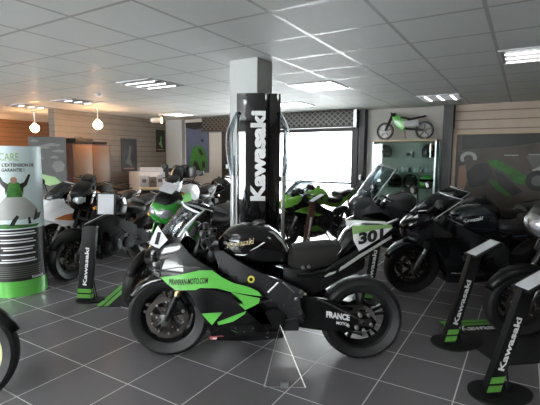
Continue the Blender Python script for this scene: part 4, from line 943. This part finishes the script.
# black and white display board
e = empty('display_board', (-3.62, 6.85, 0), R(10), 'upright black and grey patterned display board behind the cylinder banner', 'display board')
mb('pdark').box((0, 0, 1.0), (.56, .02, 1.5)).build('sheet', e, smooth=0); mb('matt').box((0, .0, .12), (.5, .3, .24), bev=.01).build('foot', e)
q = mb('pgrey')
for k, (x, z, w_) in enumerate([(-.2, 1.68, .16), (.06, 1.62, .3), (-.1, 1.58, .3), (.16, 1.52, .2), (-.15, 1.40, .2), (.1, 1.42, .14)]): q.prism([(x - w_ / 2, z), (x, z + .035), (x + w_ / 2, z + .01), (x + w_ / 3, z - .02), (x - w_ / 3, z - .012)], -.013, -.0102)
q.prism([(.05, 1.28), (.10, 1.36), (.2, 1.37), (.26, 1.30), (.22, 1.2), (.12, 1.18)], -.013, -.0102)
q.use('plate_green').prism([(-.22, 1.05), (-.1, 1.15), (.1, 1.1), (.2, 1.0), (0, .96)], -.013, -.0102); q.build('picture', e, smooth=0)
# mahogany counter with things on it
e = empty('counter', (-2.08, 8.42, 0), R(4), 'curved mahogany counter with a pale worktop at the back left', 'counter')
q = mb('mahog'); q.raw(*[[(x, -.35 - .1 * math.cos(x * 1.6), z) for x in (-.48, -.36, -.24, -.12, 0, .12, .24, .36, .48) for z in (0, .80)], [(i * 2, i * 2 + 2, i * 2 + 3, i * 2 + 1) for i in range(8)]]); fo = q.build('front_panel', e); fo.modifiers.new('s', 'SOLIDIFY').thickness = .03
mb('dwood').box((0, .0, .40), (.92, .6, .79), bev=.005).build('body', e)
mb('pine').prism([(x, -.42 - .1 * math.cos(x * 1.6)) for x in (-.52, -.36, -.18, 0, .18, .36, .52)] + [(.52, .34), (-.52, .34)], .81, .84, 0, axis='z').build('worktop', e)
def onc(o, dx, dy, z=.842, rz=0): v = e.matrix_basis @ Vector((dx, dy, z)); o.location = v; o.rotation_euler = (0, 0, R(4) + rz)
q = mb('blk2').box((0, 0, .02), (.34, .34, .04), bev=.01); q.box((0, .09, .19), (.34, .16, .34), bev=.015); q.box((0, 0, .34), (.34, .34, .08), bev=.015); q.use('steel').box((0, -.1, .045), (.26, .14, .012)); q.tube([(-.06, -.10, .30), (-.06, -.10, .22)], .015, 10); q.tube([(.06, -.10, .30), (.06, -.10, .22)], .015, 10)
o = q.build('coffee_machine'); tag(o, 'boxy black coffee machine on the counter', 'coffee machine'); onc(o, .12, .06)
for k, (dx, m_, h_, lb) in enumerate([(-.43, 'paper', .22, 'white paper bag at the left end of the counter'), (-.27, 'beige', .20, 'beige carton on the counter beside the white bag'), (-.13, 'paper', .24, 'slim white box beside the coffee machine')]):
    q = mb(m_).box((0, 0, h_ / 2), (.16 - .03 * k, .10, h_), bev=.006); q.use('pgrey').box((0, -.052, h_ * .55), (.08, .003, h_ * .3))
    o = q.build('carton'); tag(o, lb, 'box'); onc(o, dx, -.02, rz=.1 * k)
o = mb('paper').box((0, 0, .004), (.21, .30, .008)).build('paper_stack'); tag(o, 'loose sheets of paper on the counter worktop', 'paper'); onc(o, .05, -.30, rz=1.2)
# low white cupboard behind
e2 = empty('low_cupboard', (-2.75, 9.65, 0), R(-31), 'low white cupboard behind the counter, under the narrow posters', 'cupboard')
mb('white').box((0, 0, .55), (1.0, .4, 1.1), bev=.006).build('body', e2); 
for k in (-1, 1): mb('white').box((k * .245, -.208, .58), (.48, .016, .96), bev=.003).build('door', e2)
o = mb('paper').box((0, 0, .05), (.5, .3, .10), bev=.004).build('carton'); tag(o, 'flat white carton lying on the low white cupboard', 'box'); o.location = (-2.7, 9.62, 1.102); o.rotation_euler = (0, 0, .1)
bpy.context.view_layer.update()
